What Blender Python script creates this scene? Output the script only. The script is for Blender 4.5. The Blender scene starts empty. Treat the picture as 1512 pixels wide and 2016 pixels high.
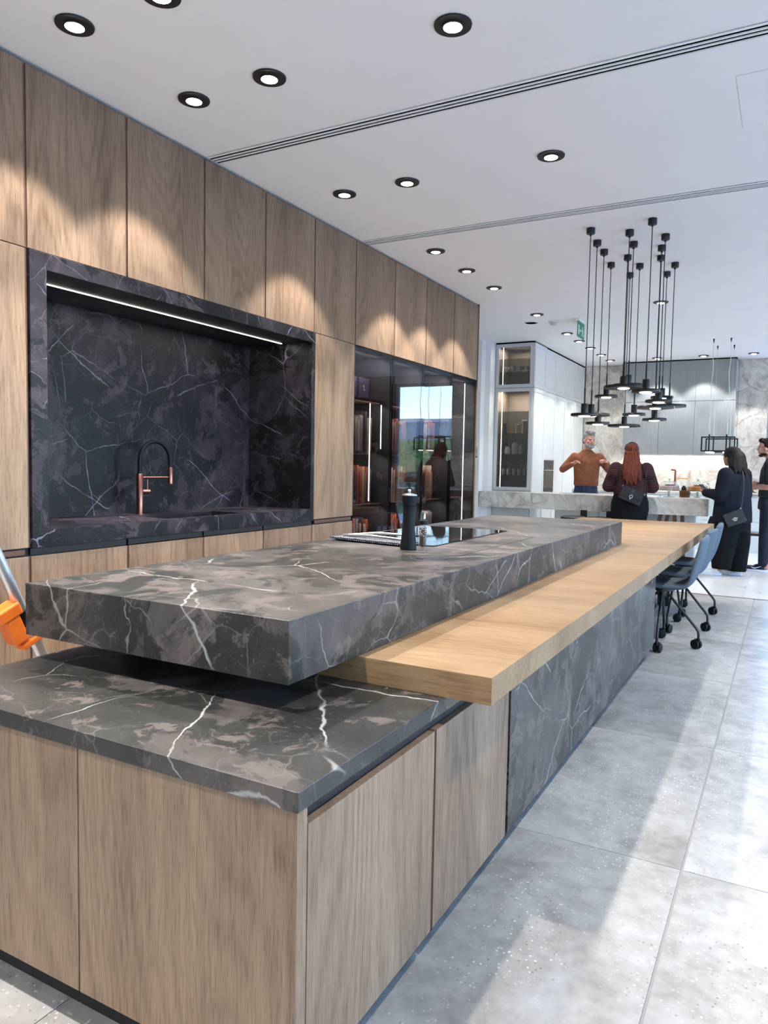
import bpy, bmesh, math, random
from mathutils import Vector, Matrix, Quaternion

random.seed(7)
SC = bpy.context.scene
COL = SC.collection

# ------------------------------------------------------------------ camera
def cam_axes(yaw, pitch, roll):
    f = Vector((-math.sin(yaw) * math.cos(pitch), math.cos(yaw) * math.cos(pitch), math.sin(pitch)))
    r = f.cross(Vector((0, 0, 1))).normalized()
    u = r.cross(f)
    return r * math.cos(roll) + u * math.sin(roll), u * math.cos(roll) - r * math.sin(roll), f

CAMH = 1.28
FPX = 1448.3
_r, _u, _f = cam_axes(0.50098, -0.06419, 0.018264)
cam_data = bpy.data.cameras.new('camera')
cam_data.sensor_fit = 'VERTICAL'
cam_data.sensor_height = 36.0
cam_data.lens = FPX / 2016.0 * 36.0
cam_data.clip_start = 0.05
cam_data.clip_end = 400
cam = bpy.data.objects.new('camera', cam_data)
COL.objects.link(cam)
cam.matrix_world = Matrix(((_r.x, _u.x, -_f.x, 0), (_r.y, _u.y, -_f.y, 0), (_r.z, _u.z, -_f.z, CAMH), (0, 0, 0, 1)))
SC.camera = cam

# ------------------------------------------------------------------ world / exposure
SC.view_settings.view_transform = 'Standard'
SC.view_settings.look = 'None'
SC.view_settings.gamma = 1
SC.view_settings.use_curve_mapping = False
SC.view_settings.exposure = 1.5
try:
    SC.cycles.max_bounces = 8
    SC.cycles.use_adaptive_sampling = True
    SC.cycles.adaptive_threshold = 0.03
    SC.cycles.diffuse_bounces = 5
    SC.cycles.glossy_bounces = 4
    SC.cycles.transparent_max_bounces = 24
    SC.cycles.sample_clamp_indirect = 4.0
    SC.cycles.caustics_reflective = False
    SC.cycles.caustics_refractive = False
except Exception:
    pass

SKY = 0.9          # sky brightness
SPOT = 60.0        # watts of one ceiling downlight
SPOT_ANGLE = 88     # degrees
world = bpy.data.worlds.new('sky')
SC.world = world
world.use_nodes = True
wn = world.node_tree.nodes
wl = world.node_tree.links
wn.clear()
w_out = wn.new('ShaderNodeOutputWorld')
w_bg = wn.new('ShaderNodeBackground')
w_sky = wn.new('ShaderNodeTexSky')
w_sky.sky_type = 'NISHITA'
w_sky.sun_disc = False
w_sky.sun_elevation = math.radians(40)
w_sky.sun_rotation = math.radians(200)
w_sky.air_density = 1.3
w_sky.dust_density = 0.3
w_sky.ozone_density = 4.0
w_tint = wn.new('ShaderNodeMix')      # camera balanced for the warm lamps, so daylight reads blue
w_tint.data_type = 'RGBA'; w_tint.blend_type = 'MULTIPLY'
w_tint.inputs[0].default_value = 1.0
w_tint.inputs[7].default_value = (0.87, 0.94, 1.10, 1)
wl.new(w_sky.outputs[0], w_tint.inputs[6])
wl.new(w_tint.outputs[2], w_bg.inputs[0])
w_bg.inputs[1].default_value = SKY
wl.new(w_bg.outputs[0], w_out.inputs[0])

CEIL = 3.105
WX = -3.15          # face of the oak wall
RX = 4.3            # right wall

def portal(name, loc, sx, sy, rot):
    d = bpy.data.lights.new(name, 'AREA')
    d.shape = 'RECTANGLE'
    d.size, d.size_y = sx, sy
    d.cycles.is_portal = True
    o = bpy.data.objects.new(name, d)
    o.location = loc
    o.rotation_euler = rot
    COL.objects.link(o)
portal('window_portal', (RX + 0.12, 3.6, 1.5), 2.8, 11.6, (0, math.radians(90), 0))
portal('back_window_portal', (0.19, 13.62, 1.5), 1.1, 2.9, (math.radians(-90), 0, 0))

# ------------------------------------------------------------------ material helpers
MATS = {}
def new_mat(name):
    m = bpy.data.materials.new(name)
    m.use_nodes = True
    nt = m.node_tree
    nt.nodes.clear()
    out = nt.nodes.new('ShaderNodeOutputMaterial')
    MATS[name] = m
    return m, nt, out

def srgb(r, g, b):
    def c(v):
        v /= 255.0
        return v / 12.92 if v <= 0.04045 else ((v + 0.055) / 1.055) ** 2.4
    return (c(r), c(g), c(b), 1)

def bsdf(nt, out, col=None, rough=0.5, metal=0.0, spec=0.5):
    b = nt.nodes.new('ShaderNodeBsdfPrincipled')
    if col is not None:
        b.inputs['Base Color'].default_value = col
    b.inputs['Roughness'].default_value = rough
    b.inputs['Metallic'].default_value = metal
    b.inputs['Specular IOR Level'].default_value = spec
    nt.links.new(b.outputs[0], out.inputs[0])
    return b

def N(nt, t, **kw):
    n = nt.nodes.new(t)
    for k, v in kw.items():
        if k.startswith('i_'):
            n.inputs[k[2:].replace('_', ' ')].default_value = v
        else:
            setattr(n, k, v)
    return n

def ramp(nt, fac, stops, interp='LINEAR'):
    r = nt.nodes.new('ShaderNodeValToRGB')
    r.color_ramp.interpolation = interp
    el = r.color_ramp.elements
    while len(el) < len(stops):
        el.new(0.5)
    for e, (p, c) in zip(el, stops):
        e.position = p
        e.color = c
    nt.links.new(fac, r.inputs[0])
    return r

def math_n(nt, op, a, b=None, c=None):
    n = nt.nodes.new('ShaderNodeMath')
    n.operation = op
    for i, v in enumerate((a, b, c)):
        if v is None:
            continue
        if isinstance(v, (int, float)):
            n.inputs[i].default_value = v
        else:
            nt.links.new(v, n.inputs[i])
    return n.outputs[0]

def mixc(nt, fac, a, b, mode='MIX'):
    n = nt.nodes.new('ShaderNodeMix')
    n.data_type = 'RGBA'
    n.blend_type = mode
    for s, v in ((n.inputs[0], fac), (n.inputs[6], a), (n.inputs[7], b)):
        if isinstance(v, (int, float)):
            s.default_value = v
        elif isinstance(v, (tuple, list)):
            s.default_value = v
        else:
            nt.links.new(v, s)
    return n.outputs[2]

def coords(nt, scale=(1, 1, 1), rand=0.0):
    tc = nt.nodes.new('ShaderNodeTexCoord')
    v = tc.outputs['Object']
    if rand:
        oi = nt.nodes.new('ShaderNodeObjectInfo')
        ml = nt.nodes.new('ShaderNodeVectorMath'); ml.operation = 'SCALE'
        cmb = nt.nodes.new('ShaderNodeCombineXYZ')
        nt.links.new(math_n(nt, 'MULTIPLY', oi.outputs['Random'], 37.0), cmb.inputs[0])
        nt.links.new(math_n(nt, 'MULTIPLY', oi.outputs['Random'], 91.0), cmb.inputs[1])
        nt.links.new(math_n(nt, 'MULTIPLY', oi.outputs['Random'], 63.0), cmb.inputs[2])
        nt.links.new(cmb.outputs[0], ml.inputs[0]); ml.inputs['Scale'].default_value = rand
        ad = nt.nodes.new('ShaderNodeVectorMath'); ad.operation = 'ADD'
        nt.links.new(v, ad.inputs[0]); nt.links.new(ml.outputs[0], ad.inputs[1])
        v = ad.outputs[0]
    mp = nt.nodes.new('ShaderNodeMapping')
    mp.inputs['Scale'].default_value = scale
    nt.links.new(v, mp.inputs[0])
    return mp.outputs[0]

def noise(nt, vec, scale, detail=4, rough=0.55, dist=0.0):
    n = nt.nodes.new('ShaderNodeTexNoise')
    n.inputs['Scale'].default_value = scale
    n.inputs['Detail'].default_value = detail
    n.inputs['Roughness'].default_value = rough
    n.inputs['Distortion'].default_value = dist
    nt.links.new(vec, n.inputs['Vector'])
    return n.outputs['Fac']

def bump(nt, b, h, strength=0.2, dist=0.002):
    n = nt.nodes.new('ShaderNodeBump')
    n.inputs['Strength'].default_value = strength
    n.inputs['Distance'].default_value = dist
    nt.links.new(h, n.inputs['Height'])
    nt.links.new(n.outputs[0], b.inputs['Normal'])

def plain(name, col, rough=0.5, metal=0.0, spec=0.5):
    m, nt, out = new_mat(name)
    bsdf(nt, out, col, rough, metal, spec)
    return m

def painted(name, col, rough=0.5, var=0.06, scale=30.0, bs=0.05, spec=0.5, metal=0.0):
    """paint / fabric / plastic with a faint mottling and fine relief"""
    m, nt, out = new_mat(name)
    b = bsdf(nt, out, None, rough, metal, spec)
    v = coords(nt)
    n = noise(nt, v, scale, 3)
    lo = tuple(c * (1 - var) for c in col[:3]) + (1,)
    hi = tuple(min(1, c * (1 + var)) for c in col[:3]) + (1,)
    r = ramp(nt, n, [(0.3, lo), (0.7, hi)])
    nt.links.new(r.outputs[0], b.inputs['Base Color'])
    if bs:
        bump(nt, b, noise(nt, v, scale * 8, 2), bs, 0.001)
    return m

def emis(name, col, strength):
    m, nt, out = new_mat(name)
    e = nt.nodes.new('ShaderNodeEmission')
    e.inputs[0].default_value = col
    e.inputs[1].default_value = strength
    nt.links.new(e.outputs[0], out.inputs[0])
    m.cycles.emission_sampling = 'NONE'
    return m

def glass(name, tint, refl_min, refl_max, rough=0.0):
    """thin pane: tinted see-through mixed with a mirror coat that grows towards grazing"""
    m, nt, out = new_mat(name)
    t = nt.nodes.new('ShaderNodeBsdfTransparent'); t.inputs[0].default_value = tint
    g = nt.nodes.new('ShaderNodeBsdfGlossy'); g.inputs['Roughness'].default_value = rough
    g.inputs[0].default_value = (1, 1, 1, 1)
    lw = nt.nodes.new('ShaderNodeLayerWeight'); lw.inputs[0].default_value = 0.35
    mr = nt.nodes.new('ShaderNodeMapRange')
    mr.inputs[3].default_value = refl_min; mr.inputs[4].default_value = refl_max
    nt.links.new(lw.outputs['Facing'], mr.inputs[0])
    mx = nt.nodes.new('ShaderNodeMixShader')
    nt.links.new(mr.outputs[0], mx.inputs[0]); nt.links.new(t.outputs[0], mx.inputs[1]); nt.links.new(g.outputs[0], mx.inputs[2])
    nt.links.new(mx.outputs[0], out.inputs[0])
    return m

def oak(name, dark, mid, light, axis='z', rough=0.5, rand=1.0, contrast=1.0):
    m, nt, out = new_mat(name)
    b = bsdf(nt, out, None, rough, 0, 0.35)
    def st(a, l):      # a across the grain, l along it
        return {'z': (a, a, l), 'x': (l, a, a), 'y': (a, l, a)}[axis]
    broad = noise(nt, coords(nt, st(3.2, 0.35), rand), 1.6, 3, 0.5)
    fine = noise(nt, coords(nt, st(85, 4.0), rand), 1.0, 5, 0.65, 0.5)
    pore = noise(nt, coords(nt, st(300, 14), rand), 1.0, 2, 0.6)
    cath = noise(nt, coords(nt, st(2.0, 0.32), rand), 1.2, 1.5, 0.4, 0.25)
    rings = math_n(nt, 'SINE', math_n(nt, 'MULTIPLY', cath, 190.0))
    rings = math_n(nt, 'MULTIPLY_ADD', rings, 0.5, 0.5)
    rings = math_n(nt, 'POWER', rings, 2.2)
    v = math_n(nt, 'ADD', math_n(nt, 'MULTIPLY', broad, 0.55), math_n(nt, 'MULTIPLY', fine, 0.45))
    v = math_n(nt, 'SUBTRACT', v, math_n(nt, 'MULTIPLY', rings, 0.085 * contrast))
    c = ramp(nt, v, [(0.30, dark), (0.47, mid), (0.66, light)])
    pr = ramp(nt, pore, [(0.36, (0.62, 0.6, 0.58, 1)), (0.48, (1, 1, 1, 1))])
    col = mixc(nt, 0.75 * contrast, c.outputs[0], pr.outputs[0], 'MULTIPLY')
    nt.links.new(col, b.inputs['Base Color'])
    h = math_n(nt, 'ADD', math_n(nt, 'MULTIPLY', pore, 0.7), math_n(nt, 'MULTIPLY', fine, 0.5))
    bump(nt, b, h, 0.25, 0.0015)
    return m

def stone_dark(name, rough=0.34, k=1.0, rot=(0, 0, 0), spec=0.6, tint=(1, 1, 1)):
    m, nt, out = new_mat(name)
    b = bsdf(nt, out, None, rough, 0, spec)
    tc = nt.nodes.new('ShaderNodeTexCoord')
    mp = nt.nodes.new('ShaderNodeMapping'); mp.inputs['Rotation'].default_value = rot
    nt.links.new(tc.outputs['Object'], mp.inputs[0])
    v = mp.outputs[0]
    # warp
    nz = nt.nodes.new('ShaderNodeTexNoise'); nz.inputs['Scale'].default_value = 2.6; nz.inputs['Detail'].default_value = 5
    nt.links.new(v, nz.inputs['Vector'])
    sub = nt.nodes.new('ShaderNodeVectorMath'); sub.operation = 'SUBTRACT'; sub.inputs[1].default_value = (.5, .5, .5)
    nt.links.new(nz.outputs['Color'], sub.inputs[0])
    scl = nt.nodes.new('ShaderNodeVectorMath'); scl.operation = 'SCALE'; scl.inputs['Scale'].default_value = 0.30
    nt.links.new(sub.outputs[0], scl.inputs[0])
    add = nt.nodes.new('ShaderNodeVectorMath'); add.operation = 'ADD'
    nt.links.new(v, add.inputs[0]); nt.links.new(scl.outputs[0], add.inputs[1])
    w = add.outputs[0]
    fine = nt.nodes.new('ShaderNodeTexNoise'); fine.inputs['Scale'].default_value = 16; fine.inputs['Detail'].default_value = 6
    nt.links.new(v, fine.inputs['Vector'])
    fs = nt.nodes.new('ShaderNodeVectorMath'); fs.operation = 'MULTIPLY_ADD'
    fs.inputs[1].default_value = (0.022, 0.022, 0.022)
    nt.links.new(fine.outputs['Color'], fs.inputs[0])
    sm_ = nt.nodes.new('ShaderNodeVectorMath'); sm_.operation = 'SCALE'; sm_.inputs['Scale'].default_value = 0.42
    nt.links.new(scl.outputs[0], sm_.inputs[0])
    sa = nt.nodes.new('ShaderNodeVectorMath'); sa.operation = 'ADD'
    nt.links.new(v, sa.inputs[0]); nt.links.new(sm_.outputs[0], sa.inputs[1])
    nt.links.new(sa.outputs[0], fs.inputs[2])
    jag = fs.outputs[0]          # mostly straight, with a fine jagged edge
    def veins(scale, width, vec, lo, hi, mscale, off=0.0):
        of = nt.nodes.new('ShaderNodeVectorMath'); of.operation = 'ADD'; of.inputs[1].default_value = (off, off * 1.7, off * 0.6)
        nt.links.new(vec, of.inputs[0])
        vo = nt.nodes.new('ShaderNodeTexVoronoi'); vo.feature = 'DISTANCE_TO_EDGE'
        vo.inputs['Scale'].default_value = scale
        nt.links.new(of.outputs[0], vo.inputs['Vector'])
        ln = nt.nodes.new('ShaderNodeMapRange'); ln.inputs[1].default_value = width * 0.25; ln.inputs[2].default_value = width
        ln.inputs[3].default_value = 1; ln.inputs[4].default_value = 0
        # the width itself swells and starves along the vein
        wd = math_n(nt, 'MULTIPLY', vo.outputs['Distance'], math_n(nt, 'MULTIPLY_ADD', noise(nt, of.outputs[0], 11, 3), -3.2, 2.7))
        nt.links.new(wd, ln.inputs[0])
        mk = nt.nodes.new('ShaderNodeMapRange'); mk.inputs[1].default_value = lo; mk.inputs[2].default_value = hi
        nt.links.new(noise(nt, of.outputs[0], mscale, 3), mk.inputs[0])
        return math_n(nt, 'MULTIPLY', ln.outputs[0], mk.outputs[0])
    cloud = noise(nt, w, 3.0, 9, 0.62)
    base = ramp(nt, cloud, [(0.34, srgb(46, 46, 43)), (0.5, srgb(64, 63, 59)), (0.64, srgb(84, 80, 75))])
    # torn, horizontally drawn-out flakes of paler, pinkish stone
    pa = noise(nt, w, 1.9, 12, 0.70, 0.3)
    pm = ramp(nt, pa, [(0.505, (0, 0, 0, 1)), (0.525, (1, 1, 1, 1))])
    pc = ramp(nt, noise(nt, w, 12.0, 8, 0.65), [(0.3, srgb(96, 88, 84)), (0.7, srgb(138, 127, 121))])
    col = mixc(nt, math_n(nt, 'MULTIPLY', pm.outputs[0], 0.75), base.outputs[0], pc.outputs[0])
    pb = noise(nt, w, 5.2, 12, 0.72, 0.4)
    pm2 = ramp(nt, pb, [(0.555, (0, 0, 0, 1)), (0.575, (1, 1, 1, 1))])
    col = mixc(nt, math_n(nt, 'MULTIPLY', pm2.outputs[0], 0.6), col, srgb(156, 140, 132))
    pd = noise(nt, w, 4.1, 12, 0.72, 0.4)
    pm3 = ramp(nt, pd, [(0.38, (1, 1, 1, 1)), (0.41, (0, 0, 0, 1))])
    col = mixc(nt, math_n(nt, 'MULTIPLY', pm3.outputs[0], 0.55), col, srgb(50, 48, 46))
    col = mixc(nt, math_n(nt, 'MULTIPLY', veins(9.0, 0.018, jag, 0.47, 0.60, 3.0), 0.5), col, srgb(164, 154, 146))
    col = mixc(nt, math_n(nt, 'MULTIPLY', veins(3.6, 0.009, jag, 0.52, 0.60, 2.2, 3.1), 0.7), col, srgb(206, 200, 194))
    col = mixc(nt, math_n(nt, 'MULTIPLY', veins(1.9, 0.0055, jag, 0.53, 0.60, 1.6, 7.7), 0.9), col, srgb(232, 228, 222))
    def streak(d, period, width, off, lo, hi, ms):
        dt = nt.nodes.new('ShaderNodeVectorMath'); dt.operation = 'DOT_PRODUCT'; dt.inputs[1].default_value = d
        nt.links.new(jag, dt.inputs[0])
        fr = math_n(nt, 'PINGPONG', math_n(nt, 'ADD', dt.outputs['Value'], off), period)
        wdt = math_n(nt, 'MULTIPLY', fr, math_n(nt, 'MULTIPLY_ADD', noise(nt, jag, 9, 3), -3.0, 2.6))
        ln = nt.nodes.new('ShaderNodeMapRange'); ln.inputs[1].default_value = width * 0.25; ln.inputs[2].default_value = width
        ln.inputs[3].default_value = 1; ln.inputs[4].default_value = 0
        nt.links.new(wdt, ln.inputs[0])
        of = nt.nodes.new('ShaderNodeVectorMath'); of.operation = 'ADD'; of.inputs[1].default_value = (off * 9, off * 5, -off * 7)
        nt.links.new(v, of.inputs[0])
        mk = nt.nodes.new('ShaderNodeMapRange'); mk.inputs[1].default_value = lo; mk.inputs[2].default_value = hi
        nt.links.new(noise(nt, of.outputs[0], ms, 2), mk.inputs[0])
        return math_n(nt, 'MULTIPLY', ln.outputs[0], mk.outputs[0])
    for d, per, wd_, off, lo, hi, ms in (((0.45, 0.62, 0.64), 0.31, 0.0042, 0.10, 0.50, 0.56, 1.9), ((-0.40, 0.66, -0.62), 0.42, 0.0038, 0.33, 0.50, 0.56, 2.1), ((0.75, -0.15, 0.62), 0.36, 0.0036, 0.21, 0.52, 0.58, 2.3)):
        col = mixc(nt, math_n(nt, 'MULTIPLY', streak(d, per, wd_, off, lo, hi, ms), 0.9), col, srgb(226, 221, 214))
    sp = noise(nt, v, 120, 3)
    sm = ramp(nt, sp, [(0.64, (0, 0, 0, 1)), (0.72, (1, 1, 1, 1))])
    col = mixc(nt, math_n(nt, 'MULTIPLY', sm.outputs[0], 0.4), col, srgb(176, 168, 162))
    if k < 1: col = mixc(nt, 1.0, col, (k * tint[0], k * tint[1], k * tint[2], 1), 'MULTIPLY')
    nt.links.new(col, b.inputs['Base Color'])
    rr = math_n(nt, 'MULTIPLY_ADD', cloud, 0.14, rough - 0.07)
    nt.links.new(rr, b.inputs['Roughness'])
    bump(nt, b, math_n(nt, 'ADD', math_n(nt, 'MULTIPLY', noise(nt, v, 55, 6), 0.6), math_n(nt, 'MULTIPLY', pm.outputs[0], 0.1)), 0.10, 0.002)
    return m

def stone_light(name, rough=0.3, dark=1.0):
    m, nt, out = new_mat(name)
    b = bsdf(nt, out, None, rough, 0, 0.5)
    v = coords(nt)
    nz = nt.nodes.new('ShaderNodeTexNoise'); nz.inputs['Scale'].default_value = 1.8; nz.inputs['Detail'].default_value = 6
    nt.links.new(v, nz.inputs['Vector'])
    scl = nt.nodes.new('ShaderNodeVectorMath'); scl.operation = 'SCALE'; scl.inputs['Scale'].default_value = 0.5
    nt.links.new(nz.outputs['Color'], scl.inputs[0])
    add = nt.nodes.new('ShaderNodeVectorMath'); add.operation = 'ADD'
    nt.links.new(v, add.inputs[0]); nt.links.new(scl.outputs[0], add.inputs[1])
    w = add.outputs[0]
    cl = noise(nt, w, 4.2, 9, 0.62, 1.2)
    base = ramp(nt, cl, [(0.30, srgb(150, 142, 132)), (0.46, srgb(196, 190, 182)), (0.62, srgb(220, 216, 210)), (0.75, srgb(190, 180, 166))])
    vo = nt.nodes.new('ShaderNodeTexVoronoi'); vo.feature = 'DISTANCE_TO_EDGE'; vo.inputs['Scale'].default_value = 2.2
    nt.links.new(w, vo.inputs['Vector'])
    ln = nt.nodes.new('ShaderNodeMapRange'); ln.inputs[1].default_value = 0; ln.inputs[2].default_value = 0.035; ln.inputs[3].default_value = 1; ln.inputs[4].default_value = 0
    nt.links.new(vo.outputs['Distance'], ln.inputs[0])
    mk = ramp(nt, noise(nt, w, 1.3, 3), [(0.42, (0, 0, 0, 1)), (0.6, (1, 1, 1, 1))])
    col = mixc(nt, math_n(nt, 'MULTIPLY', math_n(nt, 'MULTIPLY', ln.outputs[0], mk.outputs[0]), 0.6), base.outputs[0], srgb(128, 112, 96))
    nt.links.new(col, b.inputs['Base Color'])
    return m

def tile_mat(name, lo, mid, hi, rough=0.38, speck=True):
    m, nt, out = new_mat(name)
    b = bsdf(nt, out, None, rough, 0, 0.5)
    v = coords(nt, (1, 1, 1), 1.0)
    n1 = noise(nt, v, 1.7, 8, 0.6, 0.5)
    n2 = noise(nt, v, 14, 6, 0.6)
    f = math_n(nt, 'ADD', math_n(nt, 'MULTIPLY', n1, 0.62), math_n(nt, 'MULTIPLY', n2, 0.38))
    c = ramp(nt, f, [(0.38, lo), (0.5, mid), (0.62, hi)])
    col = c.outputs[0]
    if speck:
        vo = nt.nodes.new('ShaderNodeTexVoronoi'); vo.inputs['Scale'].default_value = 82
        nt.links.new(v, vo.inputs['Vector'])
        dot = ramp(nt, vo.outputs['Distance'], [(0.22, (1, 1, 1, 1)), (0.32, (0, 0, 0, 1))])
        pm = ramp(nt, noise(nt, v, 2.3, 4), [(0.42, (0, 0, 0, 1)), (0.58, (1, 1, 1, 1))])
        sel = ramp(nt, vo.outputs['Color'], [(0.55, (0, 0, 0, 1)), (0.6, (1, 1, 1, 1))])
        k = math_n(nt, 'MULTIPLY', math_n(nt, 'MULTIPLY', dot.outputs[0], pm.outputs[0]), sel.outputs[0])
        sc = ramp(nt, vo.outputs['Color'], [(0.72, srgb(225, 221, 214)), (0.76, srgb(116, 102, 90))])
        col = mixc(nt, math_n(nt, 'MULTIPLY', k, 0.8), col, sc.outputs[0])
    nt.links.new(col, b.inputs['Base Color'])
    nt.links.new(math_n(nt, 'MULTIPLY_ADD', n1, 0.2, rough - 0.1), b.inputs['Roughness'])
    bump(nt, b, n2, 0.06, 0.002)
    return m

oak('oak_smoked', srgb(109, 87, 68), srgb(136, 111, 90), srgb(155, 130, 106), 'z', 0.48)
oak('oak_table', srgb(117, 89, 60), srgb(139, 110, 78), srgb(155, 128, 95), 'x', 0.42, 0.0, 0.8)
oak('oak_shelf', srgb(96, 74, 58), srgb(120, 94, 74), srgb(142, 114, 92), 'y', 0.5)
oak('walnut_leg', srgb(84, 66, 54), srgb(112, 90, 74), srgb(132, 110, 92), 'z', 0.5)
stone_dark('stone_island', 0.36, 0.42, rot=(0.2, 0.1, 0.5), spec=0.44)
stone_dark('stone_niche_daylight_tint', 0.40, 0.21, rot=(0.0, 0.35, 0.2), spec=0.2, tint=(0.95, 0.93, 1.30))  # island stone darkened for niche shade, daylight blue put into its colour
stone_light('stone_pale', 0.28)
tile_mat('tile_grey', srgb(130, 126, 119), srgb(158, 154, 147), srgb(178, 175, 169), 0.40)
tile_mat('tile_pale', srgb(190, 190, 188), srgb(202, 202, 200), srgb(212, 212, 210), 0.30, False)
painted('grout', srgb(150, 150, 148), 0.8, 0.05, 20)
painted('ceiling_paint', srgb(243, 243, 243), 0.85, 0.01, 4, 0.02)
painted('wall_paint', srgb(236, 236, 238), 0.8, 0.01, 4, 0.02)
painted('room_paint', srgb(232, 232, 232), 0.8, 0.02, 4, 0.02)
painted('lacquer_white', srgb(226, 228, 228), 0.42, 0.01, 6, 0.0)
painted('lacquer_grey', srgb(196, 198, 202), 0.42, 0.02, 6, 0.0)
painted('black_paint', srgb(22, 22, 24), 0.5, 0.1, 40, 0.02)
painted('black_void', srgb(10, 9, 10), 0.9, 0.1, 20, 0.0, 0.0)
painted('plinth_black', srgb(34, 32, 33), 0.45, 0.1, 20, 0.0)
painted('groove_dark', srgb(40, 34, 34), 0.5, 0.08, 20, 0.0)
painted('bronze_edge', srgb(104, 76, 64), 0.4, 0.08, 30, 0.0, 0.5, 0.4)
painted('pendant_black', srgb(30, 30, 34), 0.38, 0.08, 40, 0.0, 0.5, 0.3)
painted('pendant_under', srgb(70, 68, 66), 0.55, 0.05, 40, 0.0)
painted('copper', srgb(148, 100, 90), 0.28, 0.05, 40, 0.0, 0.5, 1.0)
painted('rubber_black', srgb(15, 16, 21), 0.55, 0.08, 60, 0.05, 0.25)
painted('chair_metal', srgb(26, 25, 27), 0.45, 0.08, 60, 0.0)
painted('chair_fabric', srgb(84, 94, 106), 0.9, 0.12, 160, 0.4)
painted('steel', srgb(190, 190, 192), 0.28, 0.03, 30, 0.0, 0.5, 1.0)
painted('aluminium', srgb(206, 208, 212), 0.32, 0.03, 30, 0.0, 0.5, 0.85)
painted('orange_plastic', srgb(238, 118, 40), 0.4, 0.05, 30, 0.02)
painted('china', srgb(228, 230, 230), 0.3, 0.02, 10, 0.0)
painted('hob_glass', srgb(10, 11, 13), 0.03, 0.05, 10, 0.0, 0.7)
painted('oven_glass', srgb(22, 23, 25), 0.10, 0.05, 10, 0.0, 0.3)
painted('cab_interior', srgb(120, 108, 98), 0.6, 0.05, 10, 0.0)
painted('cab_interior_dark', srgb(52, 48, 47), 0.6, 0.05, 10, 0.0)
painted('sign_green', srgb(20, 140, 100), 0.45, 0.02, 10, 0.0)
painted('sign_white', srgb(240, 244, 242), 0.45, 0.01, 10, 0.0)
painted('wicker', srgb(170, 122, 76), 0.8, 0.25, 90, 0.6)
painted('cake_orange', srgb(222, 150, 66), 0.7, 0.2, 60, 0.4)
painted('cake_pink', srgb(226, 190, 182), 0.7, 0.18, 60, 0.4)
painted('choc', srgb(72, 36, 30), 0.6, 0.2, 60, 0.3)
painted('bread', srgb(214, 166, 116), 0.75, 0.2, 40, 0.4)
painted('plaster_stone', srgb(170, 174, 176), 0.7, 0.05, 10, 0.1)
emis('lamp_glow', (1.0, 0.97, 0.93, 1), 9.0)
emis('pendant_glow', (1.0, 0.95, 0.88, 1), 4.5)
emis('led_line', (1.0, 0.93, 0.84, 1), 4.0)
emis('led_soft', (1.0, 0.94, 0.86, 1), 1.6)
glass('glass_smoked', (0.48, 0.48, 0.51, 1), 0.035, 0.11)
glass('glass_cabinet', (0.62, 0.60, 0.58, 1), 0.05, 0.5)
glass('glass_clear', (0.94, 0.96, 0.96, 1), 0.04, 0.7)
glass('glass_window', (0.93, 0.96, 0.97, 1), 0.03, 0.6)
glass('glass_shelf', (0.70, 0.76, 0.74, 1), 0.1, 0.6)
glass('amber_liquid', (0.35, 0.12, 0.05, 1), 0.06, 0.5)

def fluted(name, col):
    m, nt, out = new_mat(name)
    b = bsdf(nt, out, col, 0.45, 0, 0.5)
    v = coords(nt)
    sp = nt.nodes.new('ShaderNodeSeparateXYZ'); nt.links.new(v, sp.inputs[0])
    s = math_n(nt, 'SINE', math_n(nt, 'MULTIPLY', sp.outputs[0], 2 * math.pi / 0.024))
    bump(nt, b, s, 0.35, 0.003)
    return m
fluted('fluted_grey', srgb(138, 142, 144))

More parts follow.
